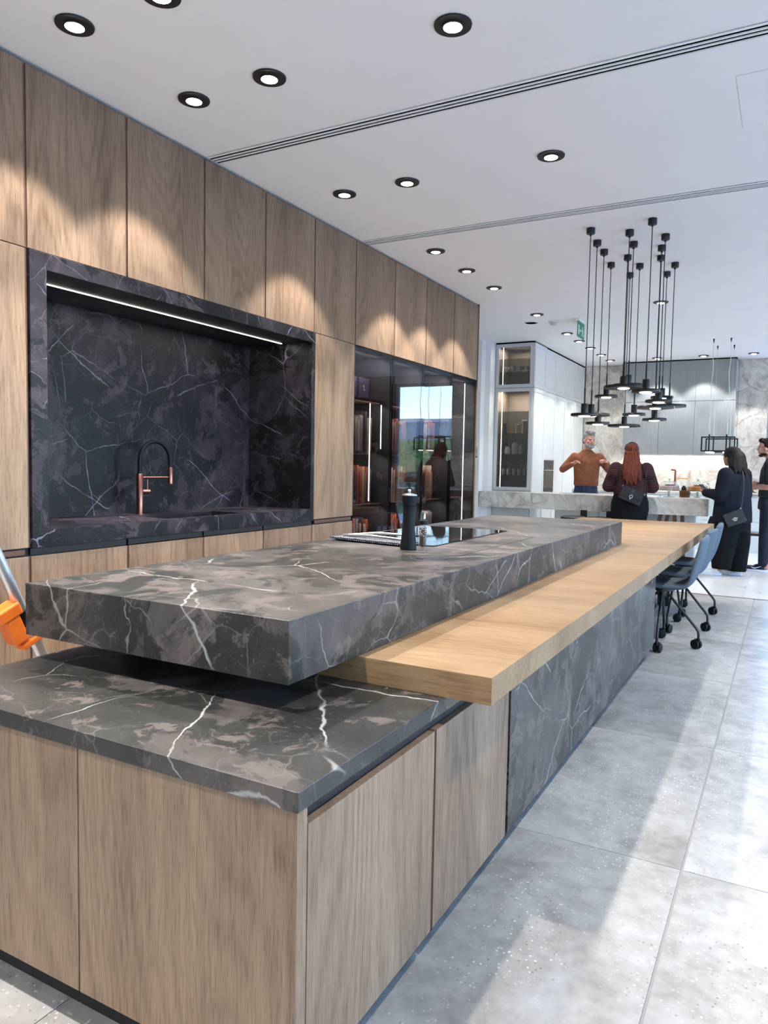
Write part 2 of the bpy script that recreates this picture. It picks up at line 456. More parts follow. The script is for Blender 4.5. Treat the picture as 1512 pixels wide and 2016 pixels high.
# ------------------------------------------------------------------ mesh helpers
class MB:
    def __init__(self):
        self.v, self.f = [], []
    def add(self, vs, fs):
        o = len(self.v)
        self.v += [tuple(p) for p in vs]
        self.f += [tuple(i + o for i in q) for q in fs]
        return self
    def box(self, x0, x1, y0, y1, z0, z1):
        vs = [(x0, y0, z0), (x1, y0, z0), (x1, y1, z0), (x0, y1, z0), (x0, y0, z1), (x1, y0, z1), (x1, y1, z1), (x0, y1, z1)]
        return self.add(vs, [(0, 3, 2, 1), (4, 5, 6, 7), (0, 1, 5, 4), (1, 2, 6, 5), (2, 3, 7, 6), (3, 0, 4, 7)])
    def obox(self, c, ax, ay, az):
        """box from centre and three half-extent vectors"""
        c, ax, ay, az = Vector(c), Vector(ax), Vector(ay), Vector(az)
        vs = [c + sx * ax + sy * ay + sz * az for sz in (-1, 1) for sx, sy in ((-1, -1), (1, -1), (1, 1), (-1, 1))]
        return self.add(vs, [(0, 3, 2, 1), (4, 5, 6, 7), (0, 1, 5, 4), (1, 2, 6, 5), (2, 3, 7, 6), (3, 0, 4, 7)])
    def lathe(self, prof, c=(0, 0, 0), n=24, axis='z'):
        """prof: (r, h) pairs from bottom to top"""
        vs, fs = [], []
        for r, h in prof:
            for k in range(n):
                a = 2 * math.pi * k / n
                p = (r * math.cos(a), r * math.sin(a), h)
                if axis == 'x': p = (p[2], p[0], p[1])
                if axis == 'y': p = (p[1], p[2], p[0])
                vs.append((p[0] + c[0], p[1] + c[1], p[2] + c[2]))
        for i in range(len(prof) - 1):
            for k in range(n):
                k2 = (k + 1) % n
                fs.append((i * n + k, i * n + k2, (i + 1) * n + k2, (i + 1) * n + k))
        if prof[0][0] > 1e-6: fs.append(tuple(reversed(range(n))))
        if prof[-1][0] > 1e-6: fs.append(tuple((len(prof) - 1) * n + k for k in range(n)))
        return self.add(vs, fs)
    def cyl(self, c, r, h, n=20, axis='z'):
        return self.lathe([(r, 0), (r, h)], c, n, axis)
    def tube(self, pts, rad, n=10, caps=True):
        pts = [Vector(p) for p in pts]
        rads = rad if isinstance(rad, (list, tuple)) else [rad] * len(pts)
        vs, fs = [], []
        t0 = (pts[1] - pts[0]).normalized()
        up = Vector((0, 0, 1)) if abs(t0.z) < 0.9 else Vector((1, 0, 0))
        nrm = t0.cross(up).normalized()
        for i, p in enumerate(pts):
            if i == 0: t = pts[1] - pts[0]
            elif i == len(pts) - 1: t = pts[-1] - pts[-2]
            else: t = (pts[i + 1] - pts[i]).normalized() + (pts[i] - pts[i - 1]).normalized()
            t.normalize()
            nrm = (nrm - t * nrm.dot(t)).normalized()
            bn = t.cross(nrm)
            for k in range(n):
                a = 2 * math.pi * k / n
                vs.append(p + (nrm * math.cos(a) + bn * math.sin(a)) * rads[i])
        for i in range(len(pts) - 1):
            for k in range(n):
                k2 = (k + 1) % n
                fs.append((i * n + k, i * n + k2, (i + 1) * n + k2, (i + 1) * n + k))
        if caps:
            fs.append(tuple(reversed(range(n))))
            fs.append(tuple((len(pts) - 1) * n + k for k in range(n)))
        return self.add(vs, fs)
    def ell(self, c, r, rot=None, n=14, m=10):
        """ellipsoid; r scalar or triple; rot a 3x3 matrix"""
        if isinstance(r, (int, float)): r = (r, r, r)
        c = Vector(c)
        vs, fs = [], []
        for i in range(1, m):
            th = math.pi * i / m
            for k in range(n):
                a = 2 * math.pi * k / n
                p = Vector((r[0] * math.sin(th) * math.cos(a), r[1] * math.sin(th) * math.sin(a), -r[2] * math.cos(th)))
                if rot is not None: p = rot @ p
                vs.append(c + p)
        b = Vector((0, 0, -r[2])); t = Vector((0, 0, r[2]))
        if rot is not None: b, t = rot @ b, rot @ t
        vs += [c + b, c + t]
        bi, ti = len(vs) - 2, len(vs) - 1
        for i in range(m - 2):
            for k in range(n):
                k2 = (k + 1) % n
                fs.append((i * n + k, i * n + k2, (i + 1) * n + k2, (i + 1) * n + k))
        for k in range(n):
            k2 = (k + 1) % n
            fs.append((bi, k2, k))
            fs.append((ti, (m - 2) * n + k, (m - 2) * n + k2))
        return self.add(vs, fs)
    def limb(self, pts, rads, n=12):
        """tapered capsule chain with rounded joints"""
        for i in range(len(pts) - 1):
            self.tube([pts[i], pts[i + 1]], [rads[i], rads[i + 1]], n)
        for p, r in zip(pts, rads):
            self.ell(p, r * 0.995, None, n, 8)
        return self
    def rings(self, rs, s, f, n=20):
        """stacked elliptical rings: (centre, half-width along s, half-depth along f)"""
        vs, fs = [], []
        for c, a, b in rs:
            c = Vector(c)
            for k in range(n):
                t = 2 * math.pi * k / n
                vs.append(c + s * (a * math.cos(t)) + f * (b * math.sin(t)))
        for i in range(len(rs) - 1):
            for k in range(n):
                k2 = (k + 1) % n
                fs.append((i * n + k, i * n + k2, (i + 1) * n + k2, (i + 1) * n + k))
        fs.append(tuple(reversed(range(n))))
        fs.append(tuple((len(rs) - 1) * n + k for k in range(n)))
        return self.add(vs, fs)
    def build(self, name, mat, parent=None, bevel=0.0, smooth=False, local=False, remesh=0.0, smoothit=0, subsurf=0):
        off = Vector((0, 0, 0))
        if parent is not None and not local:
            p = parent
            while p is not None:
                off += p.location
                p = p.parent
        me = bpy.data.meshes.new(name)
        me.from_pydata([(x - off.x, y - off.y, z - off.z) for x, y, z in self.v], [], self.f)
        bm = bmesh.new(); bm.from_mesh(me)
        bmesh.ops.recalc_face_normals(bm, faces=bm.faces)
        bm.to_mesh(me); bm.free()
        me.materials.append(MATS[mat])
        if smooth:
            for p in me.polygons: p.use_smooth = True
        o = bpy.data.objects.new(name, me)
        COL.objects.link(o)
        if parent is not None: o.parent = parent
        if bevel:
            md = o.modifiers.new('bevel', 'BEVEL'); md.width = bevel; md.segments = 2; md.limit_method = 'ANGLE'
        if remesh:
            md = o.modifiers.new('remesh', 'REMESH'); md.mode = 'VOXEL'; md.voxel_size = remesh; md.use_smooth_shade = True
        if smoothit:
            md = o.modifiers.new('smooth', 'SMOOTH'); md.factor = 0.5; md.iterations = smoothit
        if subsurf:
            md = o.modifiers.new('subsurf', 'SUBSURF'); md.levels = subsurf; md.render_levels = subsurf
        if smooth and not (remesh or subsurf):
            try:
                bm = bmesh.new(); bm.from_mesh(me)
                for e in bm.edges:
                    if len(e.link_faces) == 2 and e.calc_face_angle(0) > 0.7: e.smooth = False
                bm.to_mesh(me); bm.free()
            except Exception:
                pass
        return o

def thing(name, label, cat, loc=(0, 0, 0), rz=0.0, group=None):
    o = bpy.data.objects.new(name, None)
    o.empty_display_size = 0.1
    COL.objects.link(o)
    o.location = loc
    o.rotation_euler = (0, 0, rz)
    o['label'] = label; o['category'] = cat
    if group: o['group'] = group
    return o

def tag(o, label, cat, group=None):
    o['label'] = label; o['category'] = cat
    if group: o['group'] = group
    return o

def struct(o, label=None):
    o['kind'] = 'structure'
    if label: o['label'] = label
    return o

def child_copy(src, name, parent, loc=None):
    c = src.copy(); c.name = name
    COL.objects.link(c); c.parent = parent
    if loc is not None: c.location = loc
    return c

def text_mesh(s, size, depth, name, mat, parent, mw):
    cu = bpy.data.curves.new('txt', 'FONT'); cu.body = s; cu.size = size; cu.extrude = depth
    cu.align_x = 'CENTER'; cu.align_y = 'CENTER'
    t = bpy.data.objects.new('txt', cu); COL.objects.link(t)
    dg = bpy.context.evaluated_depsgraph_get()
    me = bpy.data.meshes.new_from_object(t.evaluated_get(dg))
    bpy.data.objects.remove(t); bpy.data.curves.remove(cu)
    me.transform(mw)
    me.materials.clear(); me.materials.append(MATS[mat])
    o = bpy.data.objects.new(name, me); COL.objects.link(o)
    if parent is not None: o.parent = parent
    return o

ORD = ['first', 'second', 'third', 'fourth', 'fifth', 'sixth', 'seventh', 'eighth', 'ninth', 'tenth', 'eleventh', 'twelfth', 'thirteenth']

# ================================================================== THE SETTING
YB, YR = 13.5, -3.0
floor = struct(MB().box(-6.2, RX, YR, 8.205, -0.08, -0.004).build('floor', 'grout'))
xj = [-0.24 + 1.2 * k for k in range(-5, 4)] + [RX + 0.3]
yj = [2.47 + 1.185 * k for k in range(-5, 5)] + [8.205]
proto = {}
for i in range(len(xj) - 1):
    for j in range(len(yj) - 1):
        x0, x1 = xj[i] + (0.004 if abs(xj[i] + 0.24) < 1e-6 else 0.0015), xj[i + 1] - (0.004 if abs(xj[i + 1] + 0.24) < 1e-6 else 0.0015)
        y0, y1 = yj[j] + 0.0015, yj[j + 1] - 0.0015
        x1 = min(x1, RX - 0.002)
        key = (round(x1 - x0, 4), round(y1 - y0, 4))
        if key not in proto:
            proto[key] = MB().box(0, key[0], 0, key[1], -0.012, 0).build('tile', 'tile_grey', floor, local=True)
            proto[key].location = (x0, y0, 0)
        else:
            child_copy(proto[key], 'tile', floor, (x0, y0, 0))
floor2 = struct(MB().box(-6.2, RX, 8.235, YB, -0.08, -0.004).build('floor_kitchen', 'grout'))
p0 = None
for i in range(9):
    for j in range(5):
        x0 = -6.2 + 1.17 * i; y0 = 8.237 + 1.053 * j
        if p0 is None:
            p0 = MB().box(0, 1.168, 0, 1.051, -0.012, 0).build('tile', 'tile_pale', floor2, local=True); p0.location = (x0, y0, 0)
        else:
            child_copy(p0, 'tile', floor2, (x0, y0, 0))
struct(MB().box(-6.2, RX, 8.205, 8.235, -0.05, 0.003).build('trim_1', 'oak_shelf'))
struct(MB().box(-6.4, RX + 0.2, YR - 0.2, YB + 0.2, CEIL, CEIL + 0.15).build('ceiling', 'ceiling_paint'))
struct(MB().box(-4.1, -3.95, YR, 7.93, 0, CEIL).build('wall_left', 'room_paint'))
struct(MB().box(-6.2, -3.95, 7.93, 8.05, 0, CEIL).build('wall_passage', 'room_paint'))
struct(MB().box(-6.35, -6.2, 8.05, 10.1, 0, CEIL).build('wall_passage_end', 'wall_paint'))
struct(MB().box(-6.35, -3.965, 10.1, 10.25, 0, CEIL).build('wall_far', 'wall_paint'))
struct(MB().box(-4.05, -3.885, 10.25, 13.5, 0, CEIL).build('wall_far_return', 'wall_paint'))
struct(MB().box(-6.4, RX + 0.2, YR - 0.2, YR, 0, CEIL).build('wall_rear', 'room_paint'))
# back wall with a tall window to the right of the kitchen
WB0, WB1 = -0.34, 0.95
wb = struct(MB().box(-4.05, WB0, YB, YB + 0.2, 0, CEIL).box(WB0, WB1, YB, YB + 0.2, 2.95, CEIL).build('wall_back', 'room_paint'))
struct(MB().box(WB1, RX + 0.2, YB, YB + 0.2, 0, CEIL).build('wall_back_right', 'cab_interior_dark'))
for x0, x1 in ((-3.29, -2.545), (-2.54, -0.785), (-0.78, WB0)):
    MB().box(x0, x1, YB - 0.022, YB - 0.001, 0.93, CEIL - 0.004).build('stone_panel', 'stone_pale', wb)
def window(name, axis, a0, a1, d, z0, z1, transom=None):
    """glazed opening: axis 'x' = pane spans x at y=d, axis 'y' = pane spans y at x=d"""
    def bx(m, p0, p1, q0, q1, t): 
        return m.box(p0, p1, d - t, d + t, q0, q1) if axis == 'x' else m.box(d - t, d + t, p0, p1, q0, q1)
    fr = MB(); w = 0.06
    bx(fr, a0, a0 + w, z0, z1, 0.04); bx(fr, a1 - w, a1, z0, z1, 0.04)
    bx(fr, a0 + w, a1 - w, z0, z0 + w, 0.04); bx(fr, a0 + w, a1 - w, z1 - w, z1, 0.04)
    if transom: bx(fr, a0 + w, a1 - w, transom - 0.05, transom + 0.05, 0.04)
    o = struct(fr.build(name, 'plaster_stone'))
    zs = [(z0 + w, z1 - w)] if not transom else [(z0 + w, transom - 0.05), (transom + 0.05, z1 - w)]
    for q0, q1 in zs:
        bx(MB(), a0 + w, a1 - w, q0, q1, 0.004).build('pane', 'glass_window', o)
    return o
window('window_1', 'x', WB0, WB1, YB + 0.1, 0.0, 2.95, 1.08)
# right wall: a run of tall windows that bring the daylight in
wr = MB().box(RX, RX + 0.2, YR, YB, 2.9, CEIL).box(RX, RX + 0.2, YR, -2.2, 0, 2.9).box(RX, RX + 0.2, 9.4, YB, 0, 2.9)
for k in range(1, 6):
    yy = -2.2 + k * 11.6 / 6
    wr.box(RX, RX + 0.2, yy - 0.12, yy + 0.12, 0, 2.9)
struct(wr.build('wall_right', 'room_paint'))
for k in range(6):
    y0 = -2.2 + k * 11.6 / 6 + (0.12 if k else 0); y1 = -2.2 + (k + 1) * 11.6 / 6 - (0.12 if k < 5 else 0)
    window('window_%d' % (k + 2), 'y', y0, y1, RX + 0.1, 0.0, 2.9)

# outside, seen through the windows and in the smoked doors
m, nt, out = new_mat('hedge_leaf'); b = bsdf(nt, out, None, 0.7)
nt.links.new(ramp(nt, noise(nt, coords(nt), 9, 5), [(0.35, srgb(30, 62, 20)), (0.65, srgb(96, 138, 52))]).outputs[0], b.inputs['Base Color'])
painted('pale_concrete', srgb(222, 221, 218), 0.9, 0.1, 2)  # pale outdoor ground, lightened to bounce daylight onto the ceiling
painted('facade', srgb(112, 124, 140), 0.6, 0.05, 1, 0.0)
gm = MB().box(RX + 0.21, 120, -40, 13.71, -0.3, -0.1).box(-60, 120, 13.71, 160, -0.3, -0.1)
struct(gm.build('ground_outside', 'pale_concrete'))
for nm, c, r, lb in (('hedge', (0.3, 19.0, 0.0), (3.4, 0.7, 1.55), 'clipped green hedge outside the back window'), ('hedge', (5.2, 24.0, 0.0), (4.0, 1.0, 2.1), 'taller green hedge further off beyond the back window'), ('hedge', (12.0, 4.0, 0.0), (0.8, 9.0, 1.3), 'long green hedge outside the right windows')):
    bmx = bmesh.new(); bmesh.ops.create_icosphere(bmx, subdivisions=5, radius=1)
    rnd = random.Random(3)
    for v in bmx.verts:
        k = 1 + rnd.uniform(-0.06, 0.06)
        q = [math.copysign(abs(t) ** 0.55, t) for t in v.co]
        v.co = Vector((q[0] * r[0], q[1] * r[1], q[2] * r[2])) * k
    me = bpy.data.meshes.new(nm); bmx.to_mesh(me); bmx.free(); me.materials.append(MATS['hedge_leaf'])
    o = bpy.data.objects.new(nm, me); o.location = c; COL.objects.link(o); tag(o, lb, 'hedge')
bl = thing('industrial_building', 'long low blue-grey hall with lettering across the road outside', 'building', (0, 60, 0))
MB().box(-30, 50, 60, 80, -0.1, 5.2).build('wall', 'facade', bl)
MB().box(-30.3, 50.3, 59.8, 80.2, 5.2, 5.5).build('roof_edge', 'plaster_stone', bl)
for k in range(12):
    MB().box(-26 + k * 6, -23.5 + k * 6, 59.94, 60.0, 1.2, 2.4).build('window', 'oven_glass', bl)
text_mesh('MC', 1.6, 0.05, 'lettering', 'black_paint', bl, Matrix.Translation((-0.6, -0.1, 3.9)) @ Matrix.Rotation(math.pi / 2, 4, 'X'))

# ================================================================== OAK WALL
def unit_box(m, y0, y1, z0, z1, x0=-3.75, x1=-3.172): return m.box(x0, x1, y0, y1, z0, z1)
ys = [1.066, 1.66, 2.253, 2.847, 3.443, 4.035, 4.623, 5.216, 5.895, 6.548, 7.217, 7.90]
GAP = 0.0025
ZS = 2.2565     # seam between tall fronts and top boxes
def oak_door(parent, y0, y1, z0, z1, edge=True):
    d = MB().box(-3.17, WX, y0 + GAP, y1 - GAP - (0.010 if edge else 0), z0, z1).build('door', 'oak_smoked', parent, bevel=0.0012)
    if edge:
        MB().box(-3.17, WX - 0.003, y1 - GAP - 0.0085, y1 - GAP, z0, z1).build('edge_profile', 'bronze_edge', d)
    return d
where_up = ['left of the niche, second from it', 'left of the niche, next to it', 'over the left end of the sink niche', 'over the niche, second from its left end', 'over the niche, above the tap side',
            'over the right end of the sink niche', 'above the narrow tall oak door', 'above the first smoked-glass door', 'above the second smoked-glass door',
            'above the third smoked-glass door', 'above the last smoked-glass door']
for i in range(11):
    y0, y1 = ys[i], ys[i + 1]
    t = thing('wall_cabinet', 'smoked oak top box with a plain door, ' + where_up[i], 'cabinet', (-3.45, (y0 + y1) / 2, ZS), group='oak top boxes under the ceiling')
    unit_box(MB(), y0 + 0.0005, y1 - 0.0005, ZS + 0.004, 3.088).build('body', 'groove_dark', t)
    oak_door(t, y0, y1, ZS + 0.001, 3.086)
struct(MB().box(-3.75, -3.19, -0.12, 7.90, 3.0885, CEIL - 0.001).build('trim_2', 'groove_dark'))
for i, lb in ((0, 'tall smoked oak cabinet at the left end of the run, farther from the niche'), (1, 'tall smoked oak cabinet left of the sink niche'), (6, 'narrow tall smoked oak cabinet between sink niche and glass doors')):
    y0, y1 = ys[i], ys[i + 1]
    t = thing('tall_cabinet', lb, 'cabinet', (-3.45, (y0 + y1) / 2, 0), group='tall oak cabinets')
    unit_box(MB(), y0 + 0.0005, y1 - 0.0005, 0.085, ZS - 0.002).build('body', 'groove_dark', t)
    oak_door(t, y0, y1, 0.855, ZS - 0.003)
    lo = oak_door(t, y0, y1, 0.09, 0.812)
    MB().box(-3.16, -3.152, y0 + 0.03, y1 - 0.03, 0.822, 0.846).build('grip_channel', 'bronze_edge', t)
for i, lb in zip(range(2, 6), ('under the left end of the sink niche', 'under the niche below the tap', 'under the niche, third from its left end', 'under the right end of the sink niche')):
    y0, y1 = ys[i], ys[i + 1]
    t = thing('base_cabinet', 'low smoked oak drawer unit ' + lb, 'cabinet', (-3.45, (y0 + y1) / 2, 0), group='oak base units under the sink niche')
    unit_box(MB(), y0 + 0.0005, y1 - 0.0005, 0.085, 0.846 if i in (2, 5) else 0.70).build('body', 'groove_dark', t)
    oak_door(t, y0, y1, 0.09, 0.812)
    MB().box(-3.165, -3.156, y0 + 0.002, y1 - 0.012, 0.818, 0.848).build('grip_channel', 'groove_dark', t)
struct(MB().box(-3.75, -3.22, -0.12, 7.90, 0, 0.084).build('baseboard_left', 'plinth_black'))
tag(MB().box(-3.80, WX + 0.004, 7.9005, 7.909, 0, CEIL - 0.001).build('end_panel', 'oak_smoked'), 'smoked oak end panel closing the far end of the wall run', 'panel')

for y0, y1, lb in ((0.473, 1.066, 'third from the sink niche, outside the picture'), (-0.12, 0.473, 'fourth from the sink niche, outside the picture')):
    t = thing('tall_cabinet', 'tall smoked oak cabinet ' + lb, 'cabinet', (-3.45, (y0 + y1) / 2, 0), group='tall oak cabinets')
    unit_box(MB(), y0 + 0.0005, y1 - 0.0005, 0.085, 3.088).build('body', 'groove_dark', t)
    oak_door(t, y0, y1, 0.855, ZS - 0.003); oak_door(t, y0, y1, 0.09, 0.812); oak_door(t, y0, y1, ZS + 0.001, 3.086)
# -------- sink niche
NY0, NY1, NI0, NI1 = 2.255, 4.621, 2.345, 4.575
NZ0, NZ1, NJ0, NJ1 = 0.852, 2.252, 0.937, 2.174
NB = -3.74
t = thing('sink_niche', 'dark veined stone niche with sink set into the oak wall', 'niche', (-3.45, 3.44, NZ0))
MB().box(-3.745, WX + 0.012, NI0, NI1, NJ1, NZ1).build('lintel', 'stone_niche_daylight_tint', t, bevel=0.0015)
MB().box(-3.745, WX + 0.012, NY0, NI0, NZ0, NZ1).build('side_frame', 'stone_niche_daylight_tint', t, bevel=0.0015)
MB().box(-3.745, WX + 0.012, NI1, NY1, NZ0, NZ1).build('side_frame', 'stone_niche_daylight_tint', t, bevel=0.0015)
MB().box(-3.745, -3.725, NI0 + .0005, NI1 - .0005, NJ0 + .0005, NJ1 - .0005).build('back_panel', 'stone_niche_daylight_tint', t)
SX0, SX1, SY0, SY1 = -3.50, -3.22, 3.20, 3.90
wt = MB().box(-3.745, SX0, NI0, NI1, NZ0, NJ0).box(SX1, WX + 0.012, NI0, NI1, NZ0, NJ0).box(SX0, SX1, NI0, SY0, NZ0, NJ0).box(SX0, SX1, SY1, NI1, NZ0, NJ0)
w_ = wt.build('worktop', 'stone_niche_daylight_tint', t)
MB().box(SX0, SX1, SY0, SY1, 0.72, 0.73).box(SX0 - 0.01, SX0, SY0, SY1, 0.72, NZ0 - .001).box(SX1, SX1 + 0.01, SY0, SY1, 0.72, NZ0 - .001).box(SX0, SX1, SY0 - 0.01, SY0, 0.72, NZ0 - .001).box(SX0, SX1, SY1, SY1 + 0.01, 0.72, NZ0 - .001).build('sink_basin', 'stone_niche_daylight_tint', w_)
MB().cyl((-3.36, 3.55, 0.7305), 0.045, 0.004).build('drain', 'steel', w_, smooth=True)
led = MB().box(-3.389, -3.381, 2.37, 4.53, NJ1 - 0.003, NJ1 - 0.0005).build('led_strip', 'led_line', t)
def area(name, loc, sx, sy, power, rot=(0, 0, 0), col=(1, .95, .88), parent=None):
    d = bpy.data.lights.new(name, 'AREA'); d.shape = 'RECTANGLE'; d.size, d.size_y = sx, sy; d.energy = power; d.color = col
    o = bpy.data.objects.new(name, d); o.location = loc; o.rotation_euler = rot; COL.objects.link(o)
    if parent is not None:
        o.parent = parent; o.location = Vector(loc) - parent.location
    return o
area('led_strip_light', (-3.385, 3.45, NJ1 - 0.006), 0.012, 2.1, 1.6, parent=t)

# -------- tap
t = thing('kitchen_tap', 'copper sink tap with black arched hose in the stone niche', 'tap', (-3.60, 3.34, NJ0))
fx, fy = -3.60, 3.345
dv = Vector((0.18, 0.98, 0)).normalized()
MB().lathe([(0.026, 0.0), (0.026, 0.006), (0.0215, 0.008), (0.0215, 0.255), (0.019, 0.258)], (fx, fy, NJ0), 24).build('column', 'copper', t, smooth=True)
arc = [(fx, fy, NJ0 + 0.255), (fx, fy, NJ0 + 0.34)]
for k in range(1, 12):
    a = math.pi * (1 - k / 12.0)
    p = Vector((fx, fy, NJ0 + 0.34)) + dv * (0.113 + 0.113 * math.cos(a)) + Vector((0, 0, 0.125 * math.sin(a)))
    arc.append(tuple(p))
hd = Vector((fx, fy, 0)) + dv * 0.226
arc.append((hd.x, hd.y, NJ0 + 0.30))
MB().tube(arc, 0.0135, 14).build('hose', 'rubber_black', t, smooth=True)
MB().lathe([(0.014, 0.19), (0.0175, 0.192), (0.0175, 0.295), (0.015, 0.30)], (hd.x, hd.y, NJ0), 20).build('spray_head', 'copper', t, smooth=True)
MB().tube([Vector((fx, fy, NJ0 + 0.235)), Vector((hd.x, hd.y, NJ0 + 0.235))], 0.0055, 10).build('holder_arm', 'copper', t, smooth=True)
lv = MB().tube([Vector((fx, fy, NJ0 + 0.145)) + dv * 0.018, Vector((fx, fy, NJ0 + 0.145)) + dv * 0.07], 0.0135, 14).build('lever', 'copper', t, smooth=True)
MB().tube([Vector((fx, fy, NJ0 + 0.155)) + dv * 0.055, Vector((fx, fy, NJ0 + 0.22)) + dv * 0.055], 0.0045, 8).build('lever_pin', 'copper', lv, smooth=True)

# -------- smoked glass display cabinets with sample boards
cols_ = {'sample_rust': srgb(140, 70, 48), 'sample_tan': srgb(166, 116, 82), 'sample_grey': srgb(120, 112, 106), 'sample_dark': srgb(58, 44, 42), 'sample_beige': srgb(176, 156, 136)}
for k_, c_ in cols_.items(): painted(k_, c_, 0.6, 0.08, 20, 0.05)
painted('box_indigo', srgb(66, 58, 78), 0.7, 0.05, 20, 0.05)
adj = ['first', 'second', 'third', 'last']
tilt = [0.0, 0.004, 0.018, 0.004]
CX0 = -3.74
shelf_z = [0.46, 0.93, 1.395, 1.85]
for i in range(4):
    y0, y1 = ys[7 + i], ys[8 + i]
    t = thing('display_cabinet', 'smoked glass door cabinet with lit shelves, %s of four from the sink niche' % adj[i], 'cabinet', (-3.45, (y0 + y1) / 2, 0.085), group='smoked glass cabinets')
    sh = MB().box(CX0, CX0 + 0.015, y0, y1, 0.085, ZS - 0.002).box(CX0 + 0.015, -3.18, y0, y0 + 0.018, 0.085, ZS - 0.002).box(CX0 + 0.015, -3.18, y1 - 0.018, y1, 0.085, ZS - 0.002)
    sh.box(CX0 + 0.015, -3.18, y0 + .018, y1 - .018, 0.085, 0.105).box(CX0 + 0.015, -3.18, y0 + .018, y1 - .018, ZS - 0.022, ZS - 0.002)
    sh.build('carcass', 'cab_interior_dark', t)
    for z in shelf_z:
        MB().box(CX0 + 0.016, -3.22, y0 + 0.0185, y1 - 0.0185, z - 0.025, z).build('shelf', 'oak_shelf', t)
    yc_ = (y0 + y1) / 2
    for off_, za, zb in (((0.36, 0.96, 1.81), (0.56, 1.42, 1.81)), (), (), ((0.47, 0.12, 2.2),))[i]:
        MB().box(-3.215, -3.207, y0 + off_, y0 + off_ + 0.004, za, zb).build('led_strip', 'led_line', t)
    area('shelf_light', (-3.24, yc_, 2.225), 0.05, 0.5, 5.0, (0, math.radians(35), 0), parent=t)
    for zz in shelf_z[1:]:
        area('shelf_light', (-3.235, yc_, zz - 0.03), 0.02, 0.5, 2.0, (0, math.radians(35), 0), parent=t)
    # the door pane with a thin dark frame, hung a hair out of true
    th = tilt[i]; yc = (y0 + y1) / 2; w2 = (y1 - y0) / 2 - 0.002
    ax = Vector((math.sin(th), math.cos(th), 0)); nx = Vector((math.cos(th), -math.sin(th), 0))
    c = Vector((-3.162, yc, (0.09 + ZS - 0.003) / 2)); hz = (ZS - 0.003 - 0.09) / 2
    d = MB().obox(c, nx * 0.0025, ax * w2, (0, 0, hz)).build('glass_door', 'glass_smoked', t)
    fr = MB()
    for s in (-1, 1):
        fr.obox(c - nx * 0.007 + ax * s * (w2 - 0.006), nx * 0.004, ax * 0.006, (0, 0, hz))
        fr.obox(c - nx * 0.007 + Vector((0, 0, s * (hz - 0.006))), nx * 0.004, ax * (w2 - 0.012), (0, 0, 0.006))
    fr.build('door_frame', 'black_paint', d)
    # sample boards standing on the shelves
    rnd = random.Random(40 + i)
    for si, z in enumerate(shelf_z[:3]):
        if si == 0 and i == 3: continue
        y = y0 + 0.15
        ymax = y1 - 0.12 if i < 3 else y0 + 0.36
        prev = None
        while y < ymax:
            kind = rnd.choice(list(cols_))
            w = rnd.choice((0.018, 0.022, 0.028, 0.034)); h = rnd.uniform(0.27, 0.36)
            o = MB().box(CX0 + 0.17, -3.30 + rnd.uniform(-.01, .01), y, y + w, z + 0.0002, z + h).build('sample_board', kind, None, bevel=0.001)
            cn = {'sample_rust': 'rust brown', 'sample_tan': 'tan wood', 'sample_grey': 'grey', 'sample_dark': 'dark brown', 'sample_beige': 'beige'}[kind]
            tag(o, '%s sample board standing on the %s shelf behind the %s smoked glass door' % (cn, ('low', 'middle', 'upper')[si], adj[i]), 'sample board', '%s boards, %s shelf, %s glass door' % (cn, ('low', 'middle', 'upper')[si], adj[i]))
            y += w + rnd.choice((0.004, 0.008, 0.02, 0.035))
    if i < 2:
        for k, ch in enumerate('RL' if i == 0 else 'e'):
            yb = y0 + 0.20 + k * 0.22
            t2 = thing('storage_box', 'dark indigo box marked %s on the top shelf behind the %s glass door' % (ch, adj[i]), 'box', (-3.48, yb + 0.08, 1.8505), group='boxes on the top shelf')
            MB().box(-3.66, -3.36, yb, yb + 0.18, 1.8505, 2.05).build('body', 'box_indigo', t2, bevel=0.002)
            text_mesh(ch, 0.07, 0.0008, 'lettering', 'sign_white', t2, Matrix.Translation((0.1215, 0.01, 0.11)) @ Matrix.Rotation(math.pi / 2, 4, 'Z') @ Matrix.Rotation(math.pi / 2, 4, 'X'))

# ================================================================== ISLAND
IX0, IX1, IY0, IY1 = -1.955, -0.75, 1.065, 5.205
ZL0, ZL1, ZO, ZU = 0.647, 0.6865, 0.757, 0.912
PB = 0.088
t = thing('island_base', 'oak and dark stone island base standing on a black plinth', 'kitchen island', (-1.35, 3.1, 0))
MB().box(IX0 + 0.06, IX1 - 0.055, IY0 + 0.055, IY1 - 0.06, 0, PB - 0.004).build('plinth', 'plinth_black', t)
MB().box(IX0 + 0.021, IX1 - 0.0215, IY0 + 0.021, IY1 - 0.021, PB - 0.003, ZL0 - 0.001).build('carcass', 'groove_dark', t)
